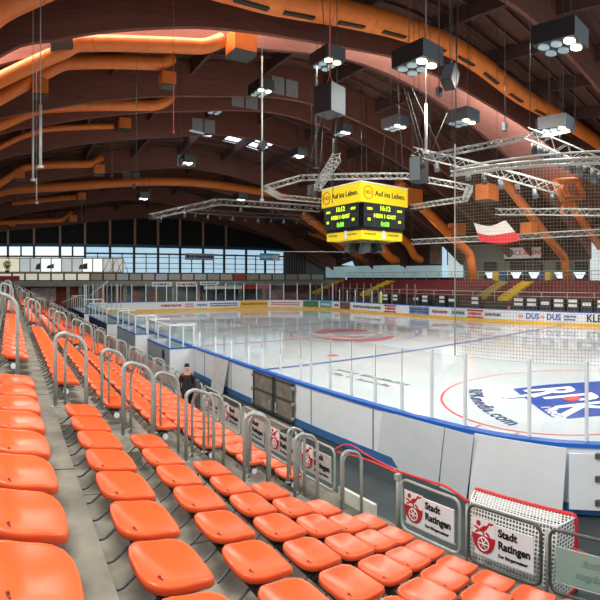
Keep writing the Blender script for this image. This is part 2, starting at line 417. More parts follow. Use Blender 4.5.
advert(398, 407, adw); advert(384, 396, adw, marks=1, mm=redinkM, stripes=redinkM)
advert(352, 382, adw, marks=1, mm=greyinkM)
advert(340, 350, mat('ad_brown', (120, 90, 78), .5, var=.4, scale=2)); advert(333, 339, adw, marks=1, mm=redinkM)
advert(320, 331.5, mat('ad_teal', (90, 170, 160), .5), marks=1, mm=whiteinkM)
advert(303, 318.5, mat('ad_green', (96, 130, 100), .5, var=.4, scale=2), marks=2, mm=greeninkM)
advert(270, 301, adw, marks=2, mm=redinkM)
advert(240, 268, yellowadM, marks=1, mm=mat('dull_gold', (150, 110, 40), .5))
advert(209, 238, adw, marks=2, mm=blackinkM)
advert(196, 208, adw, marks=1, mm=mat('wave_blue', (60, 140, 200), .5))
advert(184, 195, adw, marks=2, mm=mat('ad_pinkink', (190, 90, 90), .5))
advert(160, 182, adw, marks=1, mm=redinkM)

# ---- glass above the boards
scr = empty('glass_screen', (XN, 12, 1.19), 'clear glass screen with slim white posts on the near boards', 'glass screen')
near_path = [Vector((XN+.03, y, 0)) for y in (18.9, 17.3, 15.9, 14.55, 13.65, 12.55, 11.45, 10.95, 10.1, 9.25, 8.4, 7.55, 6.7, 5.85)]
cc = Vector((XN+RC, YE+RC, 0))
for a in (183.9+4.2, 196.5, 206, 216, 226, 236, 246, 256, 266):
    if a < 190: a = 189.5
    near_path.append(cc+Vector((math.cos(math.radians(a)), math.sin(math.radians(a)), 0))*(RC-.03))
for i, p in enumerate(near_path):
    full = p.y < 6.9; zt = 2.56
    q = MB(); q.box((p.x, p.y, (1.19+(zt if full else 1.78))/2), (.055, .05, (zt if full else 1.78)-1.19)); o = q.build('post', whiteM, scr)
    if not full:
        q = MB(); q.box((p.x, p.y, (1.78+2.5)/2), (.016, .016, .72)); q.build('post_top', steelM, o)
for i in range(len(near_path)-1):
    a, b = near_path[i], near_path[i+1]; d = (b-a).normalized()*.03; n_ = Vector((-d.y, d.x, 0)).normalized()*.006
    q = MB(); q.hexa([x+Vector((0, 0, 1.2)) for x in (a+d-n_, b-d-n_, b-d+n_, a+d+n_)], [x+Vector((0, 0, 2.5)) for x in (a+d-n_, b-d-n_, b-d+n_, a+d+n_)])
    q.build('pane', glassM, scr)
# far end and far side screens
es = empty('glass_screen', (22.5, YFAR+.05, 1.19), 'tall glass screen with white posts at the far end of the rink', 'glass screen')
def screen(parent, path, zt, pw=.09, z0=1.19):
    for p in path:
        q = MB(); q.box((p.x, p.y, (z0+zt)/2), (pw, pw, zt-z0)); q.build('post', whiteM, parent)
    for a, b in zip(path[:-1], path[1:]):
        n_ = Vector((-(b-a).y, (b-a).x, 0)).normalized()*.006
        q = MB(); q.hexa([x+Vector((0, 0, z0)) for x in (a-n_, b-n_, b+n_, a+n_)], [x+Vector((0, 0, zt)) for x in (a-n_, b-n_, b+n_, a+n_)]); q.build('pane', glassM, parent)
c2 = Vector((XN+RC, YFAR-RC, 0)); c3 = Vector((XF-RC, YFAR-RC, 0))
path = [c2+Vector((math.cos(math.radians(a)), math.sin(math.radians(a)), 0))*(RC+.05) for a in (175, 160, 145, 130, 115, 102)]
path += [Vector((x, YFAR+.05, 0)) for x in [16+i*1.3 for i in range(11)]]
path += [c3+Vector((math.cos(math.radians(a)), math.sin(math.radians(a)), 0))*(RC+.05) for a in (78, 66, 54, 42, 30, 18, 6)]
screen(es, path, 3.3)
fs_ = empty('glass_screen', (XF+.05, 26, 1.19), 'low glass screen with grey posts along the far side boards', 'glass screen')
screen(fs_, [Vector((XF+.08, y, 0)) for y in (48.5, 47, 45.5, 44, 42.5, 41)], 2.6, .07)

# ---- steel gate in the near boards
gt = empty('board_gate', (XN-.12, 12.7, -.05), 'dark steel double gate in the near boards with bolts and hinges', 'gate')
for (ya_, yb_) in ((11.5, 12.55), (12.6, 13.85)):
    q = MB(); q.box((XN-.13, (ya_+yb_)/2, .56), (.05, yb_-ya_-.02, 1.1))
    lf = q.build('gate_leaf', mat('gate_metal', (140, 134, 124), .5, metal=.2, var=.3, scale=3), gt)
    q = MB()
    for z in (.06, .58, 1.07): q.box((XN-.17, (ya_+yb_)/2, z), (.05, yb_-ya_, .05))
    for y in (ya_+.03, yb_-.03): q.box((XN-.17, y, .56), (.05, .05, 1.1))
    q.build('gate_frame', dsteelM, lf)
for y in (11.5, 13.85):
    for z in (.15, .55, .98):
        q = MB(); q.tube([(XN-.2, y, z-.05), (XN-.2, y, z+.05)], .045, 8); q.build('hinge', plateM, gt)
for y in (12.4, 12.75):
    q = MB(); q.tube([(XN-.22, y, .12), (XN-.22, y, .42)], .02, 8); q.box((XN-.2, y, .16), (.05, .1, .05)); q.build('gate_bolt', steelM, gt)

# ---- penalty boxes and benches by the near boards
def booth(y0, y1, x0, label, z1=1.15, zt=2.08, base=whiteM, emblem=False, side=None):
    t = empty('player_booth', ((x0+XN)/2, (y0+y1)/2, -.05), label, 'booth')
    q = MB()
    q.box(((x0+XN-.12)/2, y0, (z1-.05)/2), (XN-.12-x0, .06, z1+.05)); q.build('front_wall', base, t)
    q = MB(); q.box((x0, (y0+y1)/2, (z1-.05)/2), (.06, y1-y0, z1+.05)); sd = q.build('side_wall', side or mat('booth_side', (150, 164, 172), .5, var=.1, scale=2), t)
    q = MB(); q.box(((x0+XN-.12)/2, y1, (z1-.05)/2), (XN-.12-x0, .06, z1+.05)); q.build('back_wall', base, t)
    q = MB(); q.box(((x0+XN-.12)/2, y0-.01, z1), (XN-.12-x0+.05, .09, .05)); q.box((x0-.01, (y0+y1)/2, z1), (.09, y1-y0, .05)); q.build('rail', blueM, t)
    q = MB(); n = max(2, int((y1-y0)/1.3))
    for i in range(n+1):
        q.box((x0, y0+(y1-y0)*i/n, (z1+zt)/2), (.05, .05, zt-z1))
    for x in (x0+(XN-x0)*.5, XN-.12): q.box((x, y0, (z1+zt)/2), (.06, .05, zt-z1))
    q.box((x0, (y0+y1)/2, zt), (.05, y1-y0, .05)); q.box(((x0+XN-.12)/2, y0, zt), (XN-.12-x0, .05, .06)); q.box(((x0+XN-.12)/2, y1, zt), (XN-.12-x0, .05, .05))
    q.build('glass_frame', whiteM, t)
    q = MB(); q.box((x0, (y0+y1)/2, (z1+zt)/2), (.012, y1-y0, zt-z1-.05)); q.build('pane', boothglassM, t)
    q = MB(); q.box(((x0+XN-.12)/2, y0, (z1+zt)/2), (XN-.12-x0, .012, zt-z1-.05)); q.build('pane', boothglassM, t)
    q = MB(); q.box((XN-.75, (y0+y1)/2, .3), (.35, y1-y0-.6, .06))
    for y in (y0+.5, y1-.5): q.box((XN-.75, y, .12), (.3, .05, .34))
    q.build('bench', wood2M, t)
    if emblem:
        q = MB(); q.disc((x0-.035, y0+.75, .8), .17, 'X', 20, .01, 1.3); q.build('emblem', navyM, sd)
    return t
booth(19.2, 22.4, 6.35, 'nearest white penalty booth with glass sides and an oval emblem', emblem=True)
booth(24.6, 28.8, 6.3, 'second glazed white booth from the camera beside the near boards')
booth(30.6, 37.5, 6.0, 'long team bench booth with dark side in the middle of the near boards', side=navyM)
booth(39.5, 47.5, 5.9, 'farthest glazed team booth with navy side near the far corner', side=navyM, zt=2.3)

# ================================================================== STAND
X0, P, DR, D0 = .05, .74, .37, 1.12
def seatx(n): return X0+P*n
def seatz(n): return H-D0-DR*n
def floorz(n): return seatz(n)-.42          # tread on which row n's feet rest
def riserx(n): return seatx(n)-.27          # riser behind row n's seats
AISLES = [(5.85, 7.0)]
y = 7.25
BLOCKS = [(None, 5.5)]
for i in range(5): BLOCKS.append((7.25+9.85*i, 16)); AISLES.append((7.25+9.85*i+7.95, 7.25+9.85*i+9.5))
q = MB(); YS0, YS1 = -.5, 58.0
for n in range(-1, 7):
    x0 = riserx(n); x1 = riserx(n+1) if n < 6 else 5.32
    if n == 6:
        for a, b, xe in ((YS0, 11, 5.32), (11, 16, 4.78), (16, YS1, 5.32)): q.box(((x0+xe)/2, (a+b)/2, (floorz(n)-.6)/2), (xe-x0+.0, b-a, floorz(n)+.6))
    else: q.box(((x0+x1)/2, (YS0+YS1)/2, (floorz(n)-.6)/2), (x1-x0, YS1-YS0, floorz(n)+.6))
for a, b in AISLES:
    for n in range(0, 7):
        q.box((riserx(n)+.16, (a+b)/2, floorz(n)+DR/4), (.32, b-a, DR/2))
# joints between precast units
struct(q.build('floor', concM))
q = MB()
for n in range(0, 6):
    for y in [1.4+2.6*i for i in range(9)]: q.box((riserx(n)+P/2, y+.35*(n % 2), floorz(n)+.002), (P, .012, .004))
struct(q.build('floor', mat('joint_dark', (92, 88, 80), .9)))
q = MB(); q.box((22, 28, -.35), (80, 110, .6)); struct(q.build('floor', rubberM))
q = MB(); q.box((6.3, 12.7, -.045), (1.9, 2.6, .03)); tag(q.build('entrance_mat', mat('sandy_mat', (150, 140, 122), .9, var=.2)), 'sandy grey floor mat in front of the steel gate', 'mat')

# ---- seat
def seat_meshes():
    q = MB(); n = 28
    def outline(a, r):
        c, s = math.cos(a), math.sin(a); e = 3.6
        k = (abs(c)**e+abs(s)**e)**(-1/e); return Vector((c*k*.192*r*(1+.05*abs(s)*s*s)+.022, s*k*.214*r*(1-.03*c), 0))
    rings = []
    for r in (.0, .2, .45, .68, .85, .95, 1.0):
        ring = []
        for k in range(n):
            p = outline(2*PI*k/n, r); x = (p.x-.022)/.195; yy = p.y/.214
            z = .034*(r**2.2) - .02 + .04*max(0, -x)**2 - .034*max(0, x)**3 + .02*abs(yy)**3
            ring.append(Vector((p.x, p.y, z)))
        rings.append(ring)
    last = rings[-1]
    rings.append([Vector((p.x*1.025, p.y*1.025, p.z-.012)) for p in last]); rings.append([Vector((p.x*1.03, p.y*1.03, p.z-.04)) for p in last])
    rings.append([Vector((p.x*.99, p.y*.99, p.z-.052)) for p in last]); rings.append([Vector((p.x*.6, p.y*.6, -.05)) for p in last])
    vs = [p for r in rings for p in r]; fs = []
    for i in range(len(rings)-1):
        for k in range(n): fs.append((i*n+k, i*n+(k+1) % n, (i+1)*n+(k+1) % n, (i+1)*n+k) if i else (k, n+(k), n+(k+1) % n))
    fs = [f if len(f) == 3 else f for f in fs]
    # collapse the first ring to its centre
    q.add([Vector((.02, 0, -.02))]+vs[n:], [], True)
    for k in range(n): q.f.append([0, 1+k, 1+(k+1) % n]); q.m.append(0); q.sm.append(True)
    R = len(rings)-1
    for i in range(R-1):
        for k in range(n): q.f.append([1+i*n+k, 1+(i+1)*n+k, 1+(i+1)*n+(k+1) % n, 1+i*n+(k+1) % n]); q.m.append(0); q.sm.append(True)
    q.f.append([1+(R-1)*n+k for k in reversed(range(n))]); q.m.append(0); q.sm.append(True)
    shell = q.mesh('seat_shell', seatM)
    q = MB(); q.box((-.055, -.07, -.009), (.013, .04, .012), rz=.3); q.tube([(-.055, -.062, -.012), (-.055, -.062, .004)], .007, 6); hole = q.mesh('drain_slot', seatM2)
    q = MB()
    for yy in (-.13, .13):
        q.tube(roundcorner([(-.265, yy, -.15), (-.2, yy, -.15), (-.1, yy, -.065), (.14, yy, -.065)], .05, 4), .010, 6)
    q.box((-.02, 0, -.075), (.12, .34, .03))
    br = q.mesh('bracket', bracketM)
    q = MB(); low = []
    for r in (1.0,): pass
    n = 12
    top = [outline(2*PI*k/n, 1.02)+Vector((0, 0, .01-.02*(math.cos(2*PI*k/n)))) for k in range(n)]
    q.hexa([Vector((p.x, p.y, -.04)) for p in top], top)
    return shell, hole, br, q
shellme, holeme, brme, lowseat = seat_meshes()
proto = None
seats = []
blockname = ['nearest block', 'second block', 'third block', 'fourth block', 'fifth block', 'farthest block']
for bi, (ys, cnt) in enumerate(BLOCKS):
    for n in range(7):
        if bi == 0:
            ye = 5.56-.07*n-(.17 if n == 0 else 0); j = 0
            while True:
                yy = ye-.507*j; p = Vector((seatx(n), yy, seatz(n)))
                Dh = math.hypot(p.x, p.y); vv = V0+(H-p.z)*F0/Dh; uu = YAW0+F0*math.atan2(p.x, p.y)
                if yy < 1.0 or vv > 660 or uu > 650: break
                seats.append((Dh, p, n, j, bi, (vv, uu))); j += 1
        else:
            for j in range(cnt):
                p = Vector((seatx(n), ys+.507*j, seatz(n))); seats.append((p.length, p, n, j, bi, None))
seats.sort(key=lambda s: s[0])
far_low = MB()
for i, (Dh, p, n, j, bi, _) in enumerate(seats):
    if i >= 300:
        far_low.add([v+p for v in lowseat.v], lowseat.f); continue
    rowname = ['top', 'second', 'third', 'fourth', 'fifth', 'sixth', 'lowest'][n]
    lab = f"orange shell seat {ORD[j]} from the handrail aisle, {rowname} row down, {blockname[bi]}"
    if i == 0 or True:
        if i < 170:
            if proto is None:
                s = empty('stadium_seat', p, lab, 'seat', 'orange seats on the concrete terrace')
                link('seat_shell', shellme, s); link('drain_slot', holeme, s); link('bracket', brme, s); proto = s
            else:
                s = copy_tree(proto)
        else:
            if i == 170:
                far_seat = link('stadium_seat', shellme)
                s = far_seat
            else:
                s = far_seat.copy(); COL.objects.link(s)
        s.location = p; tag(s, lab, 'seat', 'orange seats on the concrete terrace')
        s.rotation_euler = (random.uniform(-.015, .015), random.uniform(-.01, .02), random.uniform(-.03, .03))
tag(far_low.build('stadium_seat', mat('seat_far', (250, 98, 50), .5)), 'mass of distant orange seats in the blocks towards the far end', 'seats', 'orange seats on the concrete terrace', 'stuff')
# rails under the seats with white end caps
for bi, (ys, cnt) in enumerate(BLOCKS[:4]):
    for n in range(7):
        a, b = (1.0+.45*n if n < 4 else 2.6, 5.56-.07*n+.16) if bi == 0 else (ys-.18, ys+.507*15+.18)
        t = empty('seat_rail', (seatx(n)-.02, (a+b)/2, seatz(n)-.13), f"grey rail under the {['top','second','third','fourth','fifth','sixth','lowest'][n]} row of orange seats, {blockname[bi]}", 'seat rail', 'rails under the orange seats')
        q = MB(); q.tube([(seatx(n)-.02, a, seatz(n)-.13), (seatx(n)-.02, b, seatz(n)-.13)], .028, 8); q.build('rail_tube', bracketM, t)
        q = MB(); q.disc((seatx(n)+.0, a-.012, seatz(n)-.12), .042, 'Y', 16, .02); q.build('end_cap', whiteM, t)

# ---- handrail hoops along the aisles
def hoop(x, y, zl, zr, w, zt, rear=True):
    t = empty('handrail_hoop', (x, y, zl), 'x', 'handrail')
    q = MB(); pts = roundcorner([(x, y, zl), (x, y, zt), (x+w*.25, y, zt+.05), (x+w*.8, y, zt-.02), (x+w, y, zt-.13), (x+w, y, zr)], .14, 6)
    q.tube(pts, .024, 10); q.build('hoop_tube', steelM, t)
    if rear:
        q = MB(); q.tube(roundcorner([(x+.13, y+.13, zl), (x+.13, y+.13, zt-.12), (x+.16, y+.0, zt+.02)], .1, 5), .018, 8); q.build('rear_leg', steelM, t)
        q = MB(); q.tube([(x+.0, y, zl+.05), (x+.13, y+.13, zl+.05)], .012, 6); q.build('brace', steelM, t)
    for a_, b_ in ((x, zl), (x+w, zr)): q = MB(); q.disc((a_, y, b_+.006), .05, 'Z', 12, .012); q.build('foot_plate', steelM, t)
    return t
rn = ['top', 'second', 'third', 'fourth', 'fifth', 'sixth']
for ai, (a, b) in enumerate(AISLES):
    for side, yy in ((0, a), (1, b+.05)):
        for k in range(-1, 6):
            if ai == 0 and side == 1 and k < 1: continue
            x = riserx(k+1)+[-.06, .02, .09, .14, .18, .18, .2][k+1]-.04*side; w = .37 if (k % 2 == 0 or side == 0) else .33
            zl = floorz(k); zr = floorz(k+1); zt = zl+.84
            if k == -1: zt += .12
            t = hoop(x, yy+(.08-.055*k if side == 0 else 0), zl, zr, w, zt, rear=(ai < 2))
            t['label'] = f"grey handrail hoop at the {'near' if side == 0 else 'far'} edge of the {ORD[ai]} aisle, {('beside the top row' if k < 0 else rn[k]+' step down')}"
            t['group'] = 'handrail hoops along the aisles'

# ---- barrier fence at the foot of the stand
XB = 5.2; ZT, ZB = 1.05, .32
tube_r = .021
ypan = []
y = 1.75
while y < 3.9: ypan.append((y, y+1.03)); y += 1.14
ypan[-1] = (2.9, 3.98); ypan[0] = (1.76, 2.78)
ypan.append((4.13, 5.22))
gap = (5.3, 6.75)
y = 6.85
while y < 56: ypan.append((y, y+1.07)); y += 1.2
def shield(yc, zc, s, parent, x):
    # red crest: lion half above, wheel half below
    def pt(a, b): return Vector((x, yc-a*s, zc+b*s))
    pts = [(-.5, .6), (.5, .6), (.5, -.05)] + [(.5*math.cos(t), -.05-.55*math.sin(t)) for t in arc_pts(.15, PI-.15, 8)] + [(-.5, -.05)]
    q = MB(); q.hexa([pt(a, b) for a, b in pts], [pt(a, b)+Vector((-.004, 0, 0)) for a, b in pts]); sh = q.build('crest_shield', whiteinkM, parent)
    low = [(-.5, .02), (.5, .02)] + [(.5*math.cos(t), -.05-.55*math.sin(t)) for t in arc_pts(.12, PI-.12, 8)]
    q = MB(); q.hexa([pt(a, b)+Vector((-.005, 0, 0)) for a, b in low], [pt(a, b)+Vector((-.008, 0, 0)) for a, b in low])
    def blob(a0, b0, ra, rb, rot=0.0, n=10):
        ps = []
        for t in arc_pts(0, 2*PI, n)[:-1]:
            x_, y_ = ra*math.cos(t), rb*math.sin(t); ps.append((a0+x_*math.cos(rot)-y_*math.sin(rot), b0+x_*math.sin(rot)+y_*math.cos(rot)))
        q.hexa([pt(a, b)+Vector((-.005, 0, 0)) for a, b in ps], [pt(a, b)+Vector((-.008, 0, 0)) for a, b in ps])
    blob(0, .27, .2, .09, .6); blob(-.22, .42, .1, .1); blob(.2, .44, .035, .16, -.5); blob(.34, .5, .09, .04, .4)
    blob(-.3, .24, .14, .035, -.3); blob(-.28, .12, .13, .035, .5); blob(.18, .1, .12, .045, -.6); blob(.0, .1, .035, .1, .3)
    q.build('crest_red', redinkM, sh)
    q = MB(); rc = pt(0, -.27)
    q.tube([rc+Vector((-.009, .23*s*math.cos(t), .23*s*math.sin(t))) for t in arc_pts(0, 2*PI, 14)][:-1], .028*s, 4, closed=True)
    for k in range(3):
        t = PI*k/3; d = Vector((0, math.cos(t), math.sin(t)))*.22*s; q.tube([rc+Vector((-.009, 0, 0))-d, rc+Vector((-.009, 0, 0))+d], .022*s, 4)
    q.disc(rc+Vector((-.01, 0, 0)), .06*s, 'X', 8, .006)
    q.build('crest_wheel', whiteinkM, sh)
idx = 0; crest_protos = None
for i, (a, b) in enumerate(ypan):
    near = a < 14
    where = ('right of the gate opening' if b < 6 else 'beyond the gate opening')
    num = (3-i) if i < 3 else (i-2)
    if i < 3: lab = ['see-through grey barrier panel at the right edge of the view with a faint back-printed sign', 'grey barrier panel with a city crest sign standing in front of the goal net', 'grey barrier panel with a city crest sign just right of the gate opening'][i]
    else: lab = f"grey tube barrier panel with a crest sign, {ORD[num-1]} beyond the gate opening"
    t = empty('crowd_barrier', (XB, (a+b)/2, floorz(6)), lab, 'barrier', 'barrier panels at the foot of the stand')
    loop = roundcorner([(XB, (a+b)/2, ZT), (XB, b, ZT), (XB, b, ZB), (XB, a, ZB), (XB, a, ZT), (XB, (a+b)/2, ZT)], .13, 5)
    q = MB(); q.tube(loop[:-1], tube_r, 8 if near else 5, closed=True); q.build('tube_frame', dsteelM if i < 2 else steelM, t)
    q = MB(); q.tube([(XB, a+.06, ZB+.12), (XB, b-.06, ZB+.12)], .01, 5)
    q.tube([(XB+.04, b+.06, floorz(6)), (XB+.04, b+.06, ZT-.04)], .022, 8)
    for z in (ZB+.12, ZT-.2): q.tube([(XB, b, z), (XB+.04, b+.06, z)], .012, 5)
    q.build('post', steelM, t)
    if a > 13.5 and i % 1 == 0:
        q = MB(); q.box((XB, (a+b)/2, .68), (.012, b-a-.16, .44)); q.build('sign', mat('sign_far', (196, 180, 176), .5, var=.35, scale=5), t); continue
    if i == 0:
        q = MB(); q.box((XB+.0, (a+b)/2-.02, .66), (.012, b-a-.12, .4)); sg = q.build('sign', mat('sign_back', (150, 176, 166), .4, var=.05), t)
        text('sign_lettering', 'Stadt', .13, mat('faint_ink', (132, 158, 150), .5), sg, (XB-.01, (a+b)/2-.05, .75), (0, 1, 0), (0, 0, 1), .002)
        text('sign_lettering', 'Ratingen', .13, mat('faint_ink', (132, 158, 150), .5), sg, (XB-.01, (a+b)/2-.05, .6), (0, 1, 0), (0, 0, 1), .002)
        continue
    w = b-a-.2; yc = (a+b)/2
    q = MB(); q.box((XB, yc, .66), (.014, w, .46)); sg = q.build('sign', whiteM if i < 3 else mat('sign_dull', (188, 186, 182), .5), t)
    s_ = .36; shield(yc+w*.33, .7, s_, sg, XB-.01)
    tx = yc+w*.08
    text('sign_lettering', 'Stadt', .135, blackinkM, sg, (XB-.011, tx, .80), (0, -1, 0), (0, 0, 1), .004, align='LEFT')
    text('sign_lettering', 'Ratingen', .135, blackinkM, sg, (XB-.011, tx, .65), (0, -1, 0), (0, 0, 1), .004, align='LEFT')
    text('sign_lettering', 'Der Bürgermeister', .056, blackinkM, sg, (XB-.011, tx, .52), (0, -1, 0), (0, 0, 1), .001, align='LEFT')
# gate-side posts, kerb, leaning panel
t = empty('barrier_post', (XB, 5.27, floorz(6)), 'grey upright post at the right side of the gate opening', 'post')
q = MB(); q.tube([(XB, 5.3, floorz(6)), (XB, 5.3, ZT+.05)], .03, 10); q.build('post_tube', steelM, t)
q = MB(); q.box((XB, 5.3, ZT+.0), (.08, .08, .08)); q.build('clamp', steelM, t)
q = MB(); q.box((5.2, 6.25, .36), (.06, .9, .22)); tag(q.build('kerb_board', mat('cream_board', (214, 214, 200), .6)), 'low cream board on edge at the gate opening in the barrier', 'board')
# red straps strung between the posts and above the barrier
def strap(pts, lab, w=.018):
    q = MB(); q.tube(smooth(pts, 6), w, 6); tag(q.build('red_strap', redtapeM), lab, 'strap')
strap([PX(335, 449, 5.24), PX(349, 444.5, 5.45), PX(372, 458, 5.4), PX(398, 471, 5.26)], 'thin red strap bowed up over the gate opening', .014)
strap([PX(337, 452, 5.2), PX(365, 459, 5.23), PX(398, 473, 5.24)], 'lower red strap across the gate opening', .016)
strap([PX(398, 471, 5.25), PX(432, 482, 5.27), PX(447, 487, 5.27), PX(469, 502, 5.27)], 'red strap running along the top of the crest barrier panel', .02)
strap([PX(572, 548, 5.6), PX(600, 560, 5.4), PX(640, 575, 5.3)], 'red strap right of the goal behind the barrier', .016)

# ---- ice hockey goal parked in the passage
XG = 5.85; yl, yr = PX(475, 487, XG).y, PX(576, 519, XG).y; zt = PX(525, 503, XG).z
g = empty('ice_hockey_goal', (XG-.2, (yl+yr)/2, -.05), 'red framed ice hockey goal with white net parked behind the barrier', 'goal')
q = MB(); q.tube(roundcorner([(XG, yl, -.04), (XG, yl, zt), (XG, yr, zt), (XG, yr, -.04)], .06, 4), .028, 10); q.build('goal_frame', redM, g)
q = MB(); q.tube(roundcorner([(XG, yl, -.02), (5.4, yl-.15, -.02), (5.4, yr+.15, -.02), (XG, yr, -.02)], .15, 4), .022, 8); q.build('base_frame', redM, g)
q = MB(); q.tube(roundcorner([(XG, yl, zt-.02), (XG-.28, yl-.12, zt-.05), (XG-.28, yr+.12, zt-.05), (XG, yr, zt-.02)], .12, 4), .012, 8); q.build('top_rail', whiteM, g)
def netquad(parts, name, m, parent):
    me = bpy.data.meshes.new(name); vs = []; fs = []; uvs = []
    off = Vector((0, 0, 0)); p = parent
    while p is not None: off += p.location; p = p.parent
    for quad_ in parts:
        o = len(vs); vs += [Vector(x)-off for x in quad_]; fs.append([o, o+1, o+2, o+3])
        a, b, c, d = [Vector(x) for x in quad_]; w0 = (b-a).length; h0 = (d-a).length; w1 = (c-d).length; h1 = (c-b).length
        uvs += [(0, 0), (w0, 0), (w1, h1), (0, h0)]
    me.from_pydata([tuple(v) for v in vs], [], fs); ul = me.uv_layers.new(name='UVMap')
    for i, x in enumerate(uvs): ul.data[i].uv = x
    me.materials.append(m); return link(name, me, parent)
A = Vector((XG, yl, zt)); B = Vector((XG, yr, zt)); C_ = Vector((XG-.28, yr+.12, zt-.05)); D_ = Vector((XG-.28, yl-.12, zt-.05))
E_ = Vector((5.4, yr+.15, -.02)); F_ = Vector((5.4, yl-.15, -.02)); G_ = Vector((XG, yr, -.02)); H_ = Vector((XG, yl, -.02))
netquad([(A, B, C_, D_), (D_, C_, E_, F_), (C_, B, G_, E_), (D_, A, H_, F_)], 'netting', goalnetM, g)

# ---- panels leaning on the outside of the near boards
def lean(u0, v0a, v0b, u1, v1a, v1b, ztop, lab, m=whiteM):
    """a slab standing on the passage floor and tipped against the boards"""
    pts = []
    for (ut, ub), vt, vb in ((u0, v0a, v0b), (u1, v1a, v1b)):
        pts.append((PZ(ut, vt, ztop), PZ(ub, vb, -.05)))
    (t0, b0), (t1, b1) = pts
    b1 = b0+(t1-t0)*((b1-b0).length/(t1-t0).length)
    n_ = (t1-t0).cross(b0-t0).normalized()*.02
    if n_.x > 0: n_ = -n_
    q = MB(); q.hexa([b0, b1, b1+n_, b0+n_], [t0, t1, t1+n_, t0+n_]); tag(q.build('leaning_board', m), lab, 'board')
lean((215, 211), 356, 389, (229, 223), 361, 395, 1.12, 'small pale board leaning against the near boards behind the barrier', mat('pale_panel', (206, 208, 204), .6))
lean((383, 377), 410, 461, (445, 438), 427.5, 486, 1.13, 'grey-white board leaning on the boards, left of the goal', greyboardM)
lean((446, 440), 427.5, 487, (474, 468), 436, 498, 1.13, 'narrow grey-white board leaning on the rink boards just left of the biggest white one', greyboardM)
lean((475, 469), 433, 499, (567, 565), 448, 517, 1.16, 'biggest bright white board leaning on the curved boards behind the goal')
q = MB()
g0, g1 = PZ(570, 451, 1.1), PZ(622, 452.5, 1.1); gn = (g1-g0).cross(Vector((0, 0, 1))).normalized()*.03
if gn.x > 0: gn = -gn
g0 = g0+gn*3; g1 = g1+gn*3; zz = Vector((0, 0, .18-1.1))
q.hexa([g0+zz, g1+zz, g1+zz+gn, g0+zz+gn], [g0, g1, g1+gn, g0+gn])
t = tag(q.build('gate_leaf', whiteM), 'white board gate with three dark hinges at the right edge of the view', 'gate')
for v in (456, 479, 503):
    q = MB(); p = g0.lerp(g1, .55)+gn*2; p.z = H+(V0-v)/F0*math.hypot(p.x, p.y); q.box(p, (.07, .07, .09)); q.build('hinge', bracketM, t)

# ---- protective net above the glass in the near corner
net = empty('protective_net', (9, 3, 2.5), 'fine protective net hung from a cable above the near corner glass', 'net')
base = [Vector((XN+.03, 6.1, 0))]+[cc+Vector((math.cos(math.radians(a)), math.sin(math.radians(a)), 0))*(RC-.03) for a in (184, 190, 197, 204, 211, 218)]
parts = []; acc = 0
for i in range(len(base)-1):
    a, b = base[i], base[i+1]
    parts.append((a+Vector((0, 0, 2.5)), b+Vector((0, 0, 2.5)), b+Vector((0, 0, 6.15+.02*i)), a+Vector((0, 0, 6.1+.02*i))))
netquad(parts, 'mesh', netM, net)
q = MB(); q.tube([b+Vector((0, 0, 6.12+.02*i)) for i, b in enumerate(base)], .02, 6); q.tube([base[0]+Vector((0, 0, 2.5)), base[0]+Vector((0, 0, 6.6))], .012, 6); q.build('carrying_cable', trussM, net)

# ================================================================== ROOF
P2 = [(-.45, .17), (-.3, .28), (-.15, .37), (-.02, .425), (.131, .455), (.192, .468), (.4, .503), (.573, .525), (.7, .545), (.842, .560), (1.0, .555), (1.208, .526), (1.49, .459), (1.826, .337), (2.234, .137), (2.36, .05)]
P2s = smooth([(a, 0, b) for a, b in P2], 5)
ARCH = [(12, .55), (20, .92), (21.8, 1), (29, 1.33), (32, 1.47), (38.8, 1.78), (50, 2.4), (57, 2.8), (67, 3.5)]
profs = []
for c, r in ARCH:
    s = c/r; pr = []
    for p in P2s:
        x, z = p.x*s, p.z*s
        if s < 21.3 and x > 18: x = 18+(x-18)*((51-18)/(2.36*s-18))
        if s > 22.3: pass
        pr.append((x, z+H))
    profs.append((c, pr))
A1px = [(0, 57), (60, 40), (100, 33), (150, 29), (200, 28), (255, 33), (300, 40), (350, 49), (400, 60), (450, 83), (490, 106), (533, 133), (570, 163), (600, 190)]
a1 = [PY(u, v, 20) for u, v in A1px]
a1 = [Vector((-9.5, 20, 7.0)), Vector((-4.5, 20, 9.2))]+a1+[Vector((51, 20, 8.2)), Vector((54, 20, 5.5))]
a1 = [(p.x, p.z) for p in smooth(a1, 4)]
profs[1] = (20, a1); profs[0] = (12, [(x, z-.25*max(0, min(1, (x-22)/8))) for x, z in a1])
endpx = [(0, 232), (50, 227), (100, 221.5), (150, 218), (190, 220.5), (230, 227), (265, 237), (285, 245), (312, 262), (330, 272)]
e_ = [PY(u, v, 75) for u, v in endpx]
e_ = [Vector((-9, 75, 8.6)), Vector((-5, 75, 9.9))]+e_+[Vector((59.5, 75, 3))]
profs.append((75, [(p.x, p.z) for p in smooth(e_, 5)]))
def zprof(pr, x):
    for (x0, z0), (x1, z1) in zip(pr[:-1], pr[1:]):
        if x0 <= x <= x1: return z0+(z1-z0)*(x-x0)/max(1e-6, x1-x0)
    return pr[0][1] if x < pr[0][0] else pr[-1][1]
DEP = 2.2
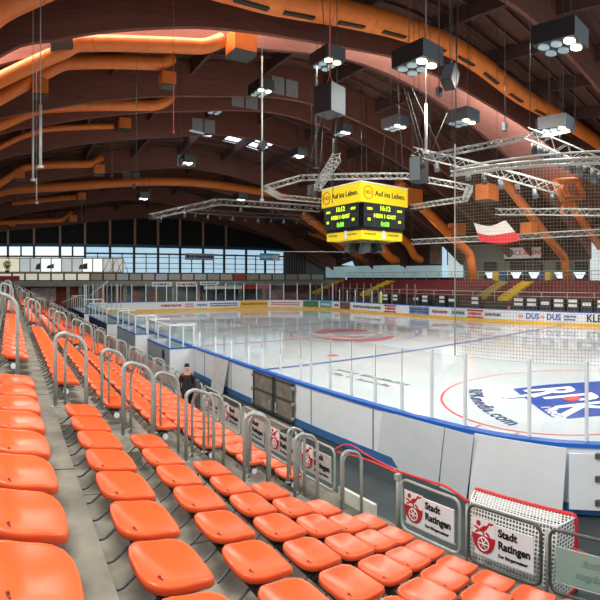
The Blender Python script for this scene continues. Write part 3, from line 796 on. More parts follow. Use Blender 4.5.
for i, (c, pr) in enumerate(profs):
    q = MB(); n = len(pr); th_ = .26
    vs = []
    for x, z in pr:
        zt0 = (max(z, zprof(profs[1][1], x)) if i == 2 else z)+DEP
        vs += [(x, c-th_/2, z), (x, c+th_/2, z), (x, c+th_/2, zt0), (x, c-th_/2, zt0)]
    fs = []
    for k in range(n-1):
        a = 4*k; b = a+4; fs += [(a, a+1, b+1, b), (a+1, a+2, b+2, b+1), (a+2, a+3, b+3, b+2), (a+3, a, b, b+3)]
    fs += [(0, 3, 2, 1), (4*n-4, 4*n-3, 4*n-2, 4*n-1)]
    q.add(vs, fs)
    t = tag(q.build('roof_arch', woodM, origin=(22.5, c, pr[0][1])), f"dark brown glulam roof arch across the hall, {ORD[i]} from the camera" if i < 9 else 'dark brown glulam roof arch against the far end wall', 'roof beam', 'glulam roof arches')
    if i >= 1 and i < 8:
        for u in {1: (540,), 3: (284,), 4: (244,), 5: (203,), 6: (186,), 7: (131,)}.get(i, ()):
            x = c*math.tan(th(u)); z = zprof(pr, x)
            q = MB(); 
            for dx in (-.55, .55): q.box((x+dx, c-th_/2-.02, z+.75), (.95, .03, 1.15))
            q.build('joint_plate', plateM, t)
# roof deck
q = MB(); XS = [-9+i*1.5 for i in range(46)]
ys_ = [p[0] for p in profs]
rows = []
top2 = [(x, max(z, zprof(profs[1][1], x))) for x, z in profs[2][1]]
allp = [(2.0, profs[0][1])]+profs[:2]+[(profs[2][0], top2)]+profs[3:]+[(80, profs[-1][1])]
def deck(q, i0, i1, skip=lambda a, b, x: False):
    pass
vs = []; fs = []
for (c, pr) in allp:
    for x in XS: vs.append((x, c, max(2.5, zprof(pr, x))+DEP+.05))
nx = len(XS)
GL = {(2, 3): 'warm', (6, 7): 'blue'}       # bays between these rows of allp hold glazing
glz = {'warm': MB(), 'blue': MB()}
for i in range(len(allp)-1):
    for k in range(nx-1):
        a, b, c_, d_ = i*nx+k, i*nx+k+1, (i+1)*nx+k+1, (i+1)*nx+k
        kind = GL.get((i, i+1)); x = XS[k]
        if kind == 'warm' and -4 < x < 46 and k % 8 != 7:
            glz['warm'].add([vs[j] for j in (a, b, c_, d_)], [(0, 3, 2, 1)]); continue
        if kind == 'blue' and 12 < x < 27 and k % 4 != 3:
            # only a narrow strip just behind the nearer arch is glazed
            A, B, C2, D2 = [Vector(vs[j]) for j in (a, b, c_, d_)]; t0, t1 = .46, .68
            glz['blue'].add([A.lerp(D2, t0), B.lerp(C2, t0), B.lerp(C2, t1), A.lerp(D2, t1)], [(0, 3, 2, 1)])
            q.add([A, B, B.lerp(C2, t0), A.lerp(D2, t0)], [(0, 3, 2, 1)]); q.add([A.lerp(D2, t1), B.lerp(C2, t1), C2, D2], [(0, 3, 2, 1)]); continue
        q.add([vs[j] for j in (a, b, c_, d_)], [(0, 3, 2, 1)])
def thicken(mb_, t=.12):
    n = len(mb_.v); f0 = list(mb_.f); mb_.v += [v+Vector((0, 0, t)) for v in mb_.v]
    for f in f0: mb_.f.append([i+n for i in reversed(f)]); mb_.m.append(0); mb_.sm.append(False)
thicken(q)
struct(q.build('ceiling', deckM))
for k, nm in (('warm', 'window_1'), ('blue', 'window_2')):
    thicken(glz[k], .03); struct(glz[k].build(nm, skyM if k == 'warm' else sky2M))
# cross beams between the arches
ci = 0
for i in range(len(profs)-1):
    (c0, p0), (c1, p1) = profs[i], profs[i+1]
    if c1-c0 < 2.2: dx = 12
    else: dx = 5.0
    x = -4+(i % 2)*1.5; cbn = 0
    while x < 47:
        z0, z1 = zprof(p0, x)+DEP, zprof(p1, x)+DEP
        if c1-c0 >= 2.2:
            q = MB(); w = .11; h0 = .85 if c1-c0 > 4 else .6
            q.hexa([(x-w, c0+.13, z0-h0), (x+w, c0+.13, z0-h0), (x+w, c1-.13, z1-h0), (x-w, c1-.13, z1-h0)], [(x-w, c0+.13, z0), (x+w, c0+.13, z0), (x+w, c1-.13, z1), (x-w, c1-.13, z1)])
            tag(q.build('cross_beam', wood2M), f'{ORD[cbn]} dark cross beam from the left between the {ORD[i]} and {ORD[i+1]} roof arches', 'roof beam', 'dark cross beams between the roof arches'); cbn += 1
        x += dx
# near overhead cross beams + purlins in front of the first arch
for cbn, x in enumerate((8, 13, 18, 23, 28, 33, 38)):
    z = zprof(profs[0][1], x)+DEP; q = MB(); q.box((x, 7, z-.45), (.22, 9.7, .9))
    tag(q.build('cross_beam', wood2M), f'{ORD[cbn]} dark cross beam from the left on the camera side of the first roof arch', 'roof beam', 'dark cross beams between the roof arches')
for i in range(len(profs)-1):
    (c0, p0), (c1, p1) = profs[i], profs[i+1]
    if c1-c0 < 4: continue
    nn = int((c1-c0)/1.3); q = MB()
    for j in range(1, nn):
        f = j/nn; yy = c0+(c1-c0)*f; pts = [(x, yy, (zprof(p0, x)*(1-f)+zprof(p1, x)*f)+DEP-.02) for x in XS if -6 <= x <= 48]
        for a, b in zip(pts[:-1], pts[1:]):
            a, b = Vector(a), Vector(b)
            q.hexa([a+Vector((0, -.05, -.14)), b+Vector((0, -.05, -.14)), b+Vector((0, .05, -.14)), a+Vector((0, .05, -.14))], [a+Vector((0, -.05, 0)), b+Vector((0, -.05, 0)), b+Vector((0, .05, 0)), a+Vector((0, .05, 0))])
    struct(q.build('ceiling', mat('purlin_wood', (96, 58, 42), .8, var=.2, scale=2)))

# ---- orange ventilation ducts
def duct(pts, r, lab, boxes=(), grilles=(), slots=(), n=14, sm=0):
    pts = [Vector(p) for p in pts]
    t = empty('ventilation_duct', pts[0], lab, 'duct', 'orange ventilation ducts')
    q = MB(); pp = smooth(pts, 5) if sm else roundcorner(pts, r*1.2, 4)
    q.tube(pp, r, n); q.build('duct_pipe', ductM, t)
    for i in range(0, len(pp), max(1, len(pp)//12)): pass
    # joint rings
    q = MB(); L_ = 0; nxt = 1.5
    for a, b in zip(pp[:-1], pp[1:]):
        d = (b-a).length
        while L_+d > nxt:
            f = (nxt-L_)/d; p = a.lerp(b, f); dr = (b-a).normalized()*.03; q = MB(); q.tube([p-dr, p+dr], r*1.025, n); nxt += 2.4; q.build('joint_ring', ductM, t)
        L_ += d
    for p, s in boxes:
        q = MB(); q.box(p, (s*1.0, s*.9, s*.9)); bx = q.build('outlet_box', ductM, t)
        q = MB(); q.box(Vector(p)-Vector((0, 0, s*.48)), (s*1.02, s*.92, s*.1)); q.build('grille', grilleM, bx)
    for p in slots:
        p, d = p; q = MB(); d = d.normalized(); sd = Vector((0, 1, 0)); u_ = d.cross(sd).normalized()
        a = p-d*.75; b = p+d*.75
        q.hexa([a-sd*.12-u_*.03, b-sd*.12-u_*.03, b+sd*.12-u_*.03, a+sd*.12-u_*.03], [a-sd*.12+u_*.03, b-sd*.12+u_*.03, b+sd*.12+u_*.03, a+sd*.12+u_*.03]); q.build('vent_slot', slotM, t)
    return t
Y1 = 17.3
cl = [(-60, 45), (-20, 22), (0, 7), (25, -6), (70, -24), (130, -33), (200, -20), (230, -12), (265, -2), (300, 5.5), (350, 15), (400, 27.5), (450, 46), (480, 64), (520, 95), (560, 118), (600, 144), (640, 176)]
pts = [PY(u, v, Y1) for u, v in cl]
rr = [.66]*len(pts)
slots = []
spx = smooth([(u, v, 0) for u, v in cl], 6)
def slot_at(u, v):
    a = PY(u-6, v-2.2, Y1-.16); b = PY(u+6, v+2.6, Y1-.16); return ((a+b)/2, b-a)
for u, v in ((249, 8), (295, 15.5), (347, 27), (390, 39), (432, 54), (463, 68), (489, 82), (514, 98), (538, 112), (560, 124)):
    du = 10; vm = lambda uu: next((a.y+(b.y-a.y)*(uu-a.x)/(b.x-a.x) for a, b in zip(spx[:-1], spx[1:]) if a.x <= uu <= b.x), 0)
    P0 = PY(u, vm(u), Y1); P1 = PY(u+3, vm(u+3), Y1); d = P1-P0; dn = d.normalized(); low = Vector((dn.z, 0, -dn.x))*.53
    slots.append((P0+low+Vector((0, -.2, 0)), d))
duct(pts, .56, 'biggest orange round duct with slots following the nearest arch', slots=slots, sm=1, n=20)
def Dk(k, d=.6): return ARCH[k][0]-d
y2 = Dk(2, .5)
duct([PY(u, v, y2) for u, v in ((-40, 99), (0, 80), (68, 49), (76, 43.5), (150, 44.5), (205, 47), (222, 40)) ], .34, 'orange duct just below the nearest arch at upper left, ending in a square outlet', boxes=[(PY(241, 44, y2), 1.15)], n=14)
bx = MB(); bx.box(PY(61, 44, y2-.4), (.95, .5, .45), ry=-.15); tag(bx.build('duct_outlet', grilleM), 'dark square grille outlet at the bend of an orange duct, upper left', 'vent')
y3 = 25.2
duct([PY(u, v, y3) for u, v in ((-40, 118), (0, 98), (64, 62.5), (110, 61.5), (162, 63.5), (172, 57))], .36, 'orange duct with a hanging square outlet near the left edge, second bend from top', boxes=[(PY(40, 89, y3), .8), (PY(167.5, 80, y3), .75)])
y4 = Dk(4, .4)
duct([PY(u, v, y4) for u, v in ((-40, 144), (0, 125), (40, 107.5), (80, 105.5), (155, 105.5), (170, 99), (173, 84))], .38, 'orange duct ending in an upturned elbow right of the square outlets')
y5 = Dk(5, .5)
duct([PY(u, v, y5) for u, v in ((-30, 158), (0, 147), (20, 137), (45, 129), (113, 126))], .24, 'thin orange duct ending in a small square outlet at left', boxes=[(PY(124, 124.5, y5), .95)])
y6 = 48.5
duct([PY(u, v, y6) for u, v in ((-30, 200), (0, 183), (25, 167), (50, 165), (92, 164), (102, 157))], .38, 'orange duct with two small outlets above the far left windows', boxes=[(PY(20, 175, y6), .95), (PY(99, 170, y6), 1.0)])
y7 = 55.5
duct([PY(u, v, y7) for u, v in ((-20, 200), (5, 191), (30, 188.5), (80, 185.5), (150, 181.5), (200, 183), (240, 188), (270, 193), (300, 198), (322, 204))], .5, 'long orange duct crossing the hall above the far trusses', sm=1)
y8 = 65.5
duct([PY(u, v, y8) for u, v in ((12, 203), (40, 200), (76, 197))], .36, 'short thin orange duct with one square outlet, far left', boxes=[(PY(81.5, 197, y8), 1.1)])
y9 = 74.2
duct([PY(u, v, y9) for u, v in ((-20, 224), (0, 222.5), (40, 221), (62, 220), (72, 212))], .36, 'lowest orange duct against the far end arch', boxes=[(PY(12, 224, y9), 1.0), (PY(73, 219, y9), 1.1)])
# right-hand ducts falling to the far stand
def rduct(pl, Y, r, lab, boxes=()):
    P_ = [PY(u, v, Y) for u, v in pl]; return duct(P_, r, lab, boxes=[(PY(u, v, Y-.5), s) for u, v, s in boxes])
rduct(((503, 179), (548, 238), (565, 258), (567, 284)), 23.2, .42, 'orange duct bending down to the far stand, right of the cloth banner', boxes=((487, 193, 1.4), (529, 229, 1.2)))
rduct(((560, 186), (585, 226), (600, 247), (606, 270)), 20.8, .4, 'orange duct at the right edge with a square looped outlet', boxes=())
q = MB(); q.tube(roundcorner([PY(555, 182, 20.2), PY(576, 180, 20.2), PY(584, 196, 20.2), PY(562, 200, 20.2), PY(555, 182, 20.2)], .4, 3), .3, 10); q.tube(smooth([PY(562, 214, 20.2), PY(564, 206, 20.2), PY(571, 203, 20.2), PY(577, 208, 20.2)], 4), .22, 10)
tag(q.build('duct_loop', ductM), 'square loop of orange duct beside the right edge duct', 'duct')
rduct(((398, 182), (415, 200), (450, 235), (470, 254), (474, 284)), 34.6, .5, 'orange duct bending down to the far stand beside the pale triangular window', boxes=((409, 199, 2.0), (457, 230, 1.5)))
rduct(((398, 236), (408, 243), (415, 257), (421, 260)), 44, .5, 'short stub of orange duct right of the scoreboard')
rduct(((376, 241), (390, 258), (397, 261)), 47.5, .6, 'orange duct end under the scoreboard, right of its lamps')
rduct(((303, 214), (325, 231), (345, 245), (366, 262)), 55, .55, 'orange duct sloping down left of the scoreboard')
rduct(((310, 232), (330, 240), (345, 252)), 62, .4, 'thin orange duct low to the left of the scoreboard')

# ---- floodlight boxes
LAMPS = []
def flood(u, v, D, lab, s=1.0, lit=2, cols=3):
    p = PD(u, v, D); t = empty('floodlight_box', p, lab, 'floodlight', 'black floodlight boxes under the roof')
    L_, W_, H_ = 1.55*s, 1.05*s, .62*s
    q = MB(); q.box(p, (W_, L_, H_)); hb = q.build('housing', blackM, t)
    q = MB(); q.box(p-Vector((0, L_/2+.008, 0)), (W_, .015, H_)); q.build('end_plate', greyboxM, hb)
    for i in range(2):
        for j in range(cols):
            c = p+Vector(((i-.5)*W_*.48, (j-(cols-1)/2)*L_*.3, -H_/2-.02)); q = MB(); q.disc(c, .19*s, 'Z', 14, .06); q.build('lamp', lampM if (j == 0 and i <= 1) or (i == 1 and j == 1 and cols == 2) else lampdimM, t)
    q = MB()
    for dy in (-.4, .4): q = MB(); q.tube([p+Vector((0, dy*s, H_/2)), p+Vector((0, dy*s, max(.5+H_/2, roofz(p.x, p.y)-p.z-.3)))], .018, 5); q.build('suspension_cable', cableM, t)
    LAMPS.append((p, s)); return t
def roofz(x, y):
    for (c0, p0), (c1, p1) in zip(allp[:-1], allp[1:]):
        if c0 <= y <= c1:
            f = (y-c0)/(c1-c0); return zprof(p0, x)*(1-f)+zprof(p1, x)*f+DEP
    return 12
flood(560, 37, 15.5, 'large black floodlight box with six lamps at upper right', .95)
flood(417, 58, 17, 'black floodlight box with six lamps hanging under the big orange duct', .95)
flood(327, 58, 22, 'black floodlight box above the grey hanging loudspeaker cabinet', .9)
flood(462, 117, 24, 'black floodlight box left of the bright curved arch face', .9)
flood(261, 88, 30, 'black floodlight box with pale lamps left of the red cable', .95)
flood(216, 107, 36, 'small floodlight box above the blue-white skylights', .95)
flood(342, 130, 35.5, 'small floodlight box right of the grey hanging cabinet', .85)
flood(395, 123, 29, 'floodlight box near the slender cables above the scoreboard', .9)
flood(556, 124, 19, 'floodlight box on the dark bar at right', .75)
flood(298, 153, 40, 'small floodlight box left of the vertical truss mouth', .9, cols=2)
flood(187, 160, 46, 'tiny floodlight box left of the far joint plates', 1.0, cols=2)
flood(352, 186, 42, 'tiny floodlight box just above the scoreboard', .9, cols=2)
flood(240, 197, 53, 'tiny floodlight box above the long far truss', 1.0, cols=2)
flood(143, 196, 53.5, 'tiny floodlight box left of the far truss', 1.0, cols=2)

# ---- hanging grey cabinet, loudspeakers
p = PD(330, 101, 17); t = empty('loudspeaker_cabinet', p, 'grey loudspeaker cabinet hanging from a red cable', 'loudspeaker')
q = MB(); q.box(p, (.75, .75, .95), rz=.25); q.build('cabinet', mat('cabinet_grey', (58, 66, 70), .6, var=.08), t)
q = MB(); c_ = Matrix.Rotation(.25, 3, 'Z') @ Vector((-.385, 0, 0)); q.box(p+c_, (.02, .74, .94), rz=.25); q.build('front_grille', blackM, t)
q = MB(); q.tube([p+Vector((0, 0, .85)), p+Vector((0, 0, 5.6))], .022, 6); q.tube([p+Vector((-.15, .1, .47)), p+Vector((0, 0, .85)), p+Vector((.15, -.1, .47))], .018, 6); q.build('red_cable', redcableM, t)
q = MB()
for dx in (-.25, .25): q.tube([p+Vector((dx, 0, -.47)), p+Vector((dx*1.3, .3, -3.4))], .012, 5)
q.build('lower_cable', cableM, t)
def speaker(u, v, D, s, lab, rz=.6, ry=.5, m=blackM):
    p = PD(u, v, D); t = empty('loudspeaker', p, lab, 'loudspeaker')
    q = MB(); q.box(p, (.5*s, .42*s, .8*s), rz=rz, ry=ry); q.build('cabinet', m, t)
    q = MB(); o = (Matrix.Rotation(rz, 3, 'Z') @ Matrix.Rotation(ry, 3, 'Y')) @ Vector((-.255*s, 0, 0)); q.box(p+o, (.02, .38*s, .74*s), rz=rz, ry=ry); q.build('grille', greyboxM, t)
    q = MB(); q.tube([p+Vector((0, 0, .35*s)), Vector((p.x, p.y, roofz(p.x, p.y)))], .015, 5); q.build('hanger', cableM, t)
speaker(450, 77, 15, .85, 'black loudspeaker hanging tilted beside the big orange duct', .3, .5)
speaker(262, 146, 24, .6, 'small tilted loudspeaker on a pole left of the scoreboard', .2, .6)
speaker(181, 161, 30, .35, 'tiny black device hanging on a thin wire above the far trusses', .2, .3)
speaker(134, 186, 34, .35, 'tiny black device hanging on a wire above the windows', .3, .2)
speaker(312, 191, 28, .8, 'dark loudspeaker cluster at left of the scoreboard truss', .2, .1)
speaker(419, 170, 21, 1.3, 'cluster of black loudspeakers on the long slanting truss', .2, .0)
speaker(439, 92, 15, .32, 'small black motor hanging below the tilted loudspeaker', 0, 0)
speaker(505, 127, 17, .35, 'small black chain motor in front of the pink lit arch', 0, 0)
# aluminium rods and poles hanging
def rod(u, v0, v1, D, r, lab, m=trussM, top=True):
    a = PD(u, v1, D); b = PD(u, v0, D); q = MB(); q.tube([a, b], r, 8)
    if top: q.disc(a, r*2.2, 'Z', 10, .08); q.tube([b, Vector((b.x, b.y, max(b.z+.1, roofz(b.x, b.y))))], r*.35, 5)
    tag(q.build('hanging_pole', m), lab, 'pole')
rod(40.5, 105, 167, 16, .05, 'left one of the pair of pale hanging poles at left', steelM)
rod(33, 117, 180, 18, .04, 'shorter pale hanging pole beside the left pair', steelM)
rod(36.5, 178, 203, 22, .03, 'thin dark hanging rod below the pale poles at left')
rod(173.5, 51, 132, 18, .018, 'thin red hanging rod crossing the upturned duct elbow', redcableM)
rod(262, 56, 200, 24, .045, 'long grey pole hanging left of the scoreboard', steelM)
rod(316, 66, 168, 27, .06, 'grey pole hanging down behind the grey cabinet', cableM)
rod(426, 104, 152, 17, .05, 'pale pole hanging above the slanting truss')
rod(136.5, 85, 170, 22, .014, 'thin wire with a small clamp in front of the far left arches', cableM)
rod(112, 119, 176, 26, .014, 'thin wire above the far left duct end', cableM)
rod(82, 178, 220, 34, .014, 'thin wire hanging before the far left windows', cableM)
rod(600, 0, 1, 12, .01, 'thin wire at upper right corner', cableM) if False else None
for i, (u0, v0, u1, v1, D) in enumerate(((398, 86, 403, 170, 20), (404, 86, 420, 150, 19), (408, 92, 427, 160, 18.5), (412, 88, 440, 150, 18), (385, 135, 381, 178, 26), (447, 113, 432, 150, 17), (322, 0, 329, 85, 17.2), (458, 0, 454, 178, 12), (322, 115, 305, 180, 26))):
    q = MB(); a, b = PD(u0, v0, D), PD(u1, v1, D); q.tube([a, b], .013, 5); 
    tag(q.build('steel_cable', cableM), ['leftmost', 'second', 'third', 'fourth', 'short lower', 'steep right', 'cabinet side', 'long right', 'slanting left'][i]+' steel cable hanging from the roof above the trusses', 'cable')

# ---- trusses
def truss(pts, w, lab, m=trussM, lamps=0, r=.017, hang=True, dark=False):
    pts = [Vector(p) for p in pts]; t = empty('lighting_truss', pts[0], lab, 'truss', 'aluminium trusses under the roof')
    q = MB(); 
    for a, b in zip(pts[:-1], pts[1:]):
        d = (b-a); L_ = d.length; d.normalize(); sd = d.cross(Vector((0, 0, 1))).normalized(); up_ = sd.cross(d).normalized()
        cs = [sd*w/2*i+up_*w/2*j for i, j in ((-1, -1), (1, -1), (1, 1), (-1, 1))]
        for c in cs: q.tube([a+c, b+c], r, 6)
        n = max(2, int(L_/w))
        for k in range(n):
            p0, p1 = a+d*(L_*k/n), a+d*(L_*(k+1)/n)
            for i in range(4):
                c0, c1 = cs[i], cs[(i+1) % 4]
                if k % 2: c0, c1 = c1, c0
                q.tube([p0+c0, p1+c1], r*.55, 4, cap=False)
    q.build('truss_frame', m, t)
    if hang:
        for a in (pts[0], pts[-1]):
            q = MB(); q.tube([a+Vector((0, 0, w/2)), Vector((a.x, a.y, max(a.z+1, roofz(a.x, a.y)-.3)))], .012, 5); q.build('suspension_cable', cableM, t)
    tot = sum((b-a).length for a, b in zip(pts[:-1], pts[1:]))
    for i in range(lamps):
        f = (i+.5)/lamps*tot
        for a, b in zip(pts[:-1], pts[1:]):
            if f <= (b-a).length: p = a+(b-a).normalized()*f; break
            f -= (b-a).length
        q = MB(); p = p-Vector((0, 0, w/2)); q.tube([p, p-Vector((0, 0, .12))], .02, 5); q.tube([p-Vector((0, 0, .1)), p+Vector((-.06, -.08, -.22)), p+Vector((-.12, -.16, -.42))], [.07, .1, .13], 8); q.build('spotlight', greyboxM if i % 2 else blackM, t)
    return t
truss([PD(530, 134, 15), PD(625, 176, 13)], .32, 'truss at the right edge hung with a dense row of spotlights', lamps=14)
truss([PD(414, 152, 21), PD(560, 190, 19)], .34, 'long slanting truss above the net with hanging lamps', lamps=9)
truss([PD(266, 188, 27), PD(301, 178, 27), PD(405, 176, 26), (PD(470, 188, 25))], .28, 'thin truss passing just above the scoreboard')
truss([PD(470, 188, 25), PD(465, 199, 29), PD(412, 207, 34)], .28, 'truss returning behind the scoreboard on its right side')
truss([PD(266, 188, 27), PD(280, 197, 33), PD(322, 201, 36)], .28, 'truss bending towards the scoreboard from its left side')
truss([PD(337, 157, 17), PD(317, 188, 22)], .26, 'square-ended truss pointing down to the left of the scoreboard')
truss([PD(150, 217, 44), PD(218, 202, 40), PD(320, 209, 40)], .45, 'far truss left of the scoreboard, upper one', lamps=6)
truss([PD(190, 211, 46), PD(250, 215, 45), PD(316, 218, 44)], .35, 'far truss left of the scoreboard, lower one', lamps=10, m=cableM)
truss([PD(452, 174, 15), PD(500, 167, 14), PD(545, 163, 13), PD(620, 160, 11.5)], .12, 'slim pale rail bowing above the protective net', r=.03)
truss([PD(497, 212, 26), PD(625, 213, 22)], .3, 'level truss low at right in front of the orange duct')
truss([PD(412, 242, 32), PD(500, 238, 30), PD(625, 231, 26)], .3, 'lowest long truss at right passing over the far stand')
truss([PD(430, 157, 20), PD(490, 145, 20), PD(575, 128, 19)], .2, 'dark bar carrying a floodlight at right', m=bracketM)

# small bits on ceiling truss: blue-white fixture strips
for u, v, D, lab in ((197, 132, 40, 'bright strip lamp beside the skylights'), (457, 149, 30, 'x')):
    if lab == 'x': continue
    q = MB(); q.box(PD(u, v, D), (1.4, .2, .12), rz=.3); tag(q.build('strip_lamp', lampdimM), lab, 'lamp')

# ---- scoreboard
cx, cy, hs = 23.4, 27.3, 2.2
sb = empty('scoreboard', (cx, cy, 6.3), 'cube scoreboard with yellow bands hanging over centre ice', 'scoreboard')
zt_, zy, zb_, zbb = 10.35, 9.05, 7.35, 6.6
q = MB(); q.box((cx, cy, (zy+zb_)/2), (2*hs-.5, 2*hs-.5, zy-zb_+.3)); q.build('display_core', sbkM, sb)
q = MB(); q.box((cx, cy, (zt_+zy)/2), (2*hs, 2*hs, zt_-zy)); tb = q.build('top_band', sbyM, sb)
q = MB(); q.box((cx, cy, (zb_+zbb)/2), (2*hs-.55, 2*hs-.55, zb_-zbb-.05)); bb = q.build('bottom_band', sbyM, sb)
# top edge light frame
q = MB(); q.box((cx, cy, zt_+.03), (2*hs+.06, 2*hs+.06, .08)); q.build('top_trim', whiteM, sb)
for (rx_, fx) in (((0, -1, 0), 'W'), ((1, 0, 0), 'S')):
    r = Vector(rx_); up_ = Vector((0, 0, 1)); n_ = r.cross(up_); zc = (zt_+zy)/2
    fc = Vector((cx, cy, zc))+n_*(hs+.01)
    def off(p, a, b): return p+r*a+up_*b
    text('slogan', 'Auf ins Leben.', .5, blackinkM, tb, off(fc, .5, .0)+n_*.0, r, up_, .006, .01, 1.0)
    ring = [off(fc, -1.55, 0)+(r*math.cos(t)+up_*math.sin(t))*.42+n_*.01 for t in arc_pts(0, 2*PI, 22)][:-1]
    q = MB(); q.tube(ring, .035, 5, closed=True); q.build('logo_ring', mat('logo_ring_m', (210, 130, 20), .5), tb)
    text('logo_letters', 'HDI', .34, mat('logo_ring_m', (210, 130, 20), .5), tb, off(fc, -1.55, 0), r, up_, .012, .01)
    dc = Vector((cx, cy, (zy+zb_)/2+.02))+n_*(hs-.05)
    q = MB(); a = dc; w = hs-.28; h = (zy-zb_)/2-.05
    dd = n_*.03
    q.hexa([off(a, -w, -h)-dd, off(a, w, -h)-dd, off(a, w, -h)+dd, off(a, -w, -h)+dd], [off(a, -w, h)-dd, off(a, w, h)-dd, off(a, w, h)+dd, off(a, -w, h)+dd]); dp = q.build('display_panel', sbkM, sb)
    q = MB()
    for x in (-.98, .98): q.tube([off(dc, x, -h)+n_*.035, off(dc, x, h)+n_*.035], .012, 4)
    for x0_, x1_ in ((-w, -.98), (.98, w)): 
        for z in (0, ): q.tube([off(dc, x0_, z)+n_*.035, off(dc, x1_, z)+n_*.035], .012, 4)
    q.build('panel_divider', greyboxM, dp)
    for tx_, sz, x, z in (('16:12', .46, 0, .52), ('HEIM 1 GAST', .36, 0, -.02), ('0:00', .46, 0, -.55), ('HEIM', .2, -1.4, .42), ('GAST', .2, 1.4, .45), ('00', .26, -1.45, -.3), ('00', .26, 1.4, -.3)):
        text('digits', tx_, sz, ledM if tx_ != '0:00' else mat('led_green', (120, 220, 60), .5, emit=(130, 225, 60), estr=1.1), dp, off(dc, x, z)+n_*.04, r, up_, .01, .01)
    bc = Vector((cx, cy, (zb_+zbb)/2))+n_*(hs-.265)
    for x in (-1.1, .95): text('band_lettering', 'wir sind hier', .22, greyinkM, bb, off(bc, x, 0), r, up_, .0, .008) if False else None
    q = MB(); c_ = off(bc, (.1 if fx == 'S' else .3), 0)+n_*.01; q.hexa([off(c_, -.14, -.28), off(c_, .14, -.28), off(c_, .14, -.28)+n_*.02, off(c_, -.14, -.28)+n_*.02], [off(c_, -.14, .28), off(c_, .14, .28), off(c_, .14, .28)+n_*.02, off(c_, -.14, .28)+n_*.02]); q.build('white_tab', whiteM, bb)
    q = MB()
    for x0_ in (-1.6, .55):
        for k in range(7): c2_ = off(bc, x0_+k*.15, 0)+n_*.012; q.hexa([off(c2_, -.05, -.05), off(c2_, .05, -.05), off(c2_, .05, -.05)+n_*.01, off(c2_, -.05, -.05)+n_*.01], [off(c2_, -.05, .06), off(c2_, .05, .06), off(c2_, .05, .06)+n_*.01, off(c2_, -.05, .06)+n_*.01])
    q.build('band_marks', mat('dull_ink', (150, 130, 40), .6), bb)
q = MB(); q.box((cx, cy, zbb-.1), (2.6, 2.6, .12)); q.build('bottom_plate', greyboxM, sb)
for k in range(8):
    a = 2*PI*k/8+.2; c_ = Vector((cx+1.1*math.cos(a), cy+1.1*math.sin(a), zbb-.4)); q = MB()
    q.box(c_, (.42, .5, .75), rz=a, ry=-.45); q.build('loudspeaker', greyboxM if k % 2 else blackM, sb)
q = MB()
for sx_, sy_ in ((-1, -1), (1, -1), (1, 1), (-1, 1)): q = MB(); q.tube([(cx+sx_*1.7, cy+sy_*1.7, zt_), (cx+sx_*1.5, cy+sy_*1.5, roofz(cx, cy)-.6)], .025, 6); q.build('suspension_cable', cableM, sb)

# ================================================================== FAR END
YW = 75.0
def eb(u0, v0, u1, v1, Y, name, m, parent=None, t=.15, **k):
    a, b = PY(u0, v1, Y), PY(u1, v0, Y)
    z0 = min(PY(u0, v1, Y).z, PY(u0, v1, Y).z); 
    q = MB(); c = (u0+u1)/2
    zA = H+(V0-v0)/F0*Y; zB = H+(V0-v1)/F0*Y           # heights measured straight ahead (u=10)
    q.box(((a.x+b.x)/2, Y, (zA+zB)/2), (b.x-a.x, t, zA-zB)); return q.build(name, m, parent)
def X_at(u, Y): return Y*math.tan(th(u))
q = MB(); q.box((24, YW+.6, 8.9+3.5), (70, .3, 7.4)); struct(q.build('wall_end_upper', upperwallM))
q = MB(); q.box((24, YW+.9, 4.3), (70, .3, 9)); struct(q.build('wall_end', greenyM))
eb(-15, 243.5, 284, 246.6, YW-.1, 'trim_1', tealM).__setitem__('kind', 'structure')
# columns between roof and teal rail
for i, u in enumerate((8, 34, 60, 85, 110, 135, 158, 180, 203, 226)):
    x = X_at(u, YW-.3); z1 = zprof(profs[-1][1], x); q = MB(); q.box((x, YW-.3, (9.1+z1)/2), (.32, .2, z1-9.1))
    tag(q.build('wall_post', postM), f'{ORD[i]} brown post from the left between the far arch and the teal rail', 'post', 'brown posts above the far windows')
# windows: each bay
xs = [X_at(u, YW) for u in (-14, 8, 34, 60, 85, 110, 134, 158, 180, 203, 224, 246, 265, 284)]
for i, (a, b) in enumerate(zip(xs[:-1], xs[1:])):
    fr = MB(); zt_w, zb_w = 8.75, 4.85
    blue = i >= 4
    fr.box((a, YW, (zt_w+zb_w)/2), (.35, .3, zt_w-zb_w)); fr.box(((a+b)/2, YW, 7.25 if not blue else 7.75), (b-a, .25, .25)); 
    if blue:
        fr.box(((a+b)/2, YW, 6.3), (b-a, .15, .1)); fr.box(((a+b)/2, YW, 7.2), (b-a, .15, .1)); fr.box(((a+b)/2, YW, 5.5), (b-a, .12, .08)); fr.box(((a+b)/2, YW, (zt_w+zb_w)/2-.4), (.12, .2, 3.0))
    else:
        fr.box((a+(b-a)*(.5 if i % 2 else .98), YW, 8), (.25, .25, 1.5))
    w = struct(fr.build('window_%d' % (3+i), mat('window_frame_dark', (52, 70, 76), .6)))
    q = MB(); q.box(((a+b)/2, YW+.1, (zt_w+zb_w)/2), (b-a, .04, zt_w-zb_w)); q.build('pane', winblueM if blue else winM, w)
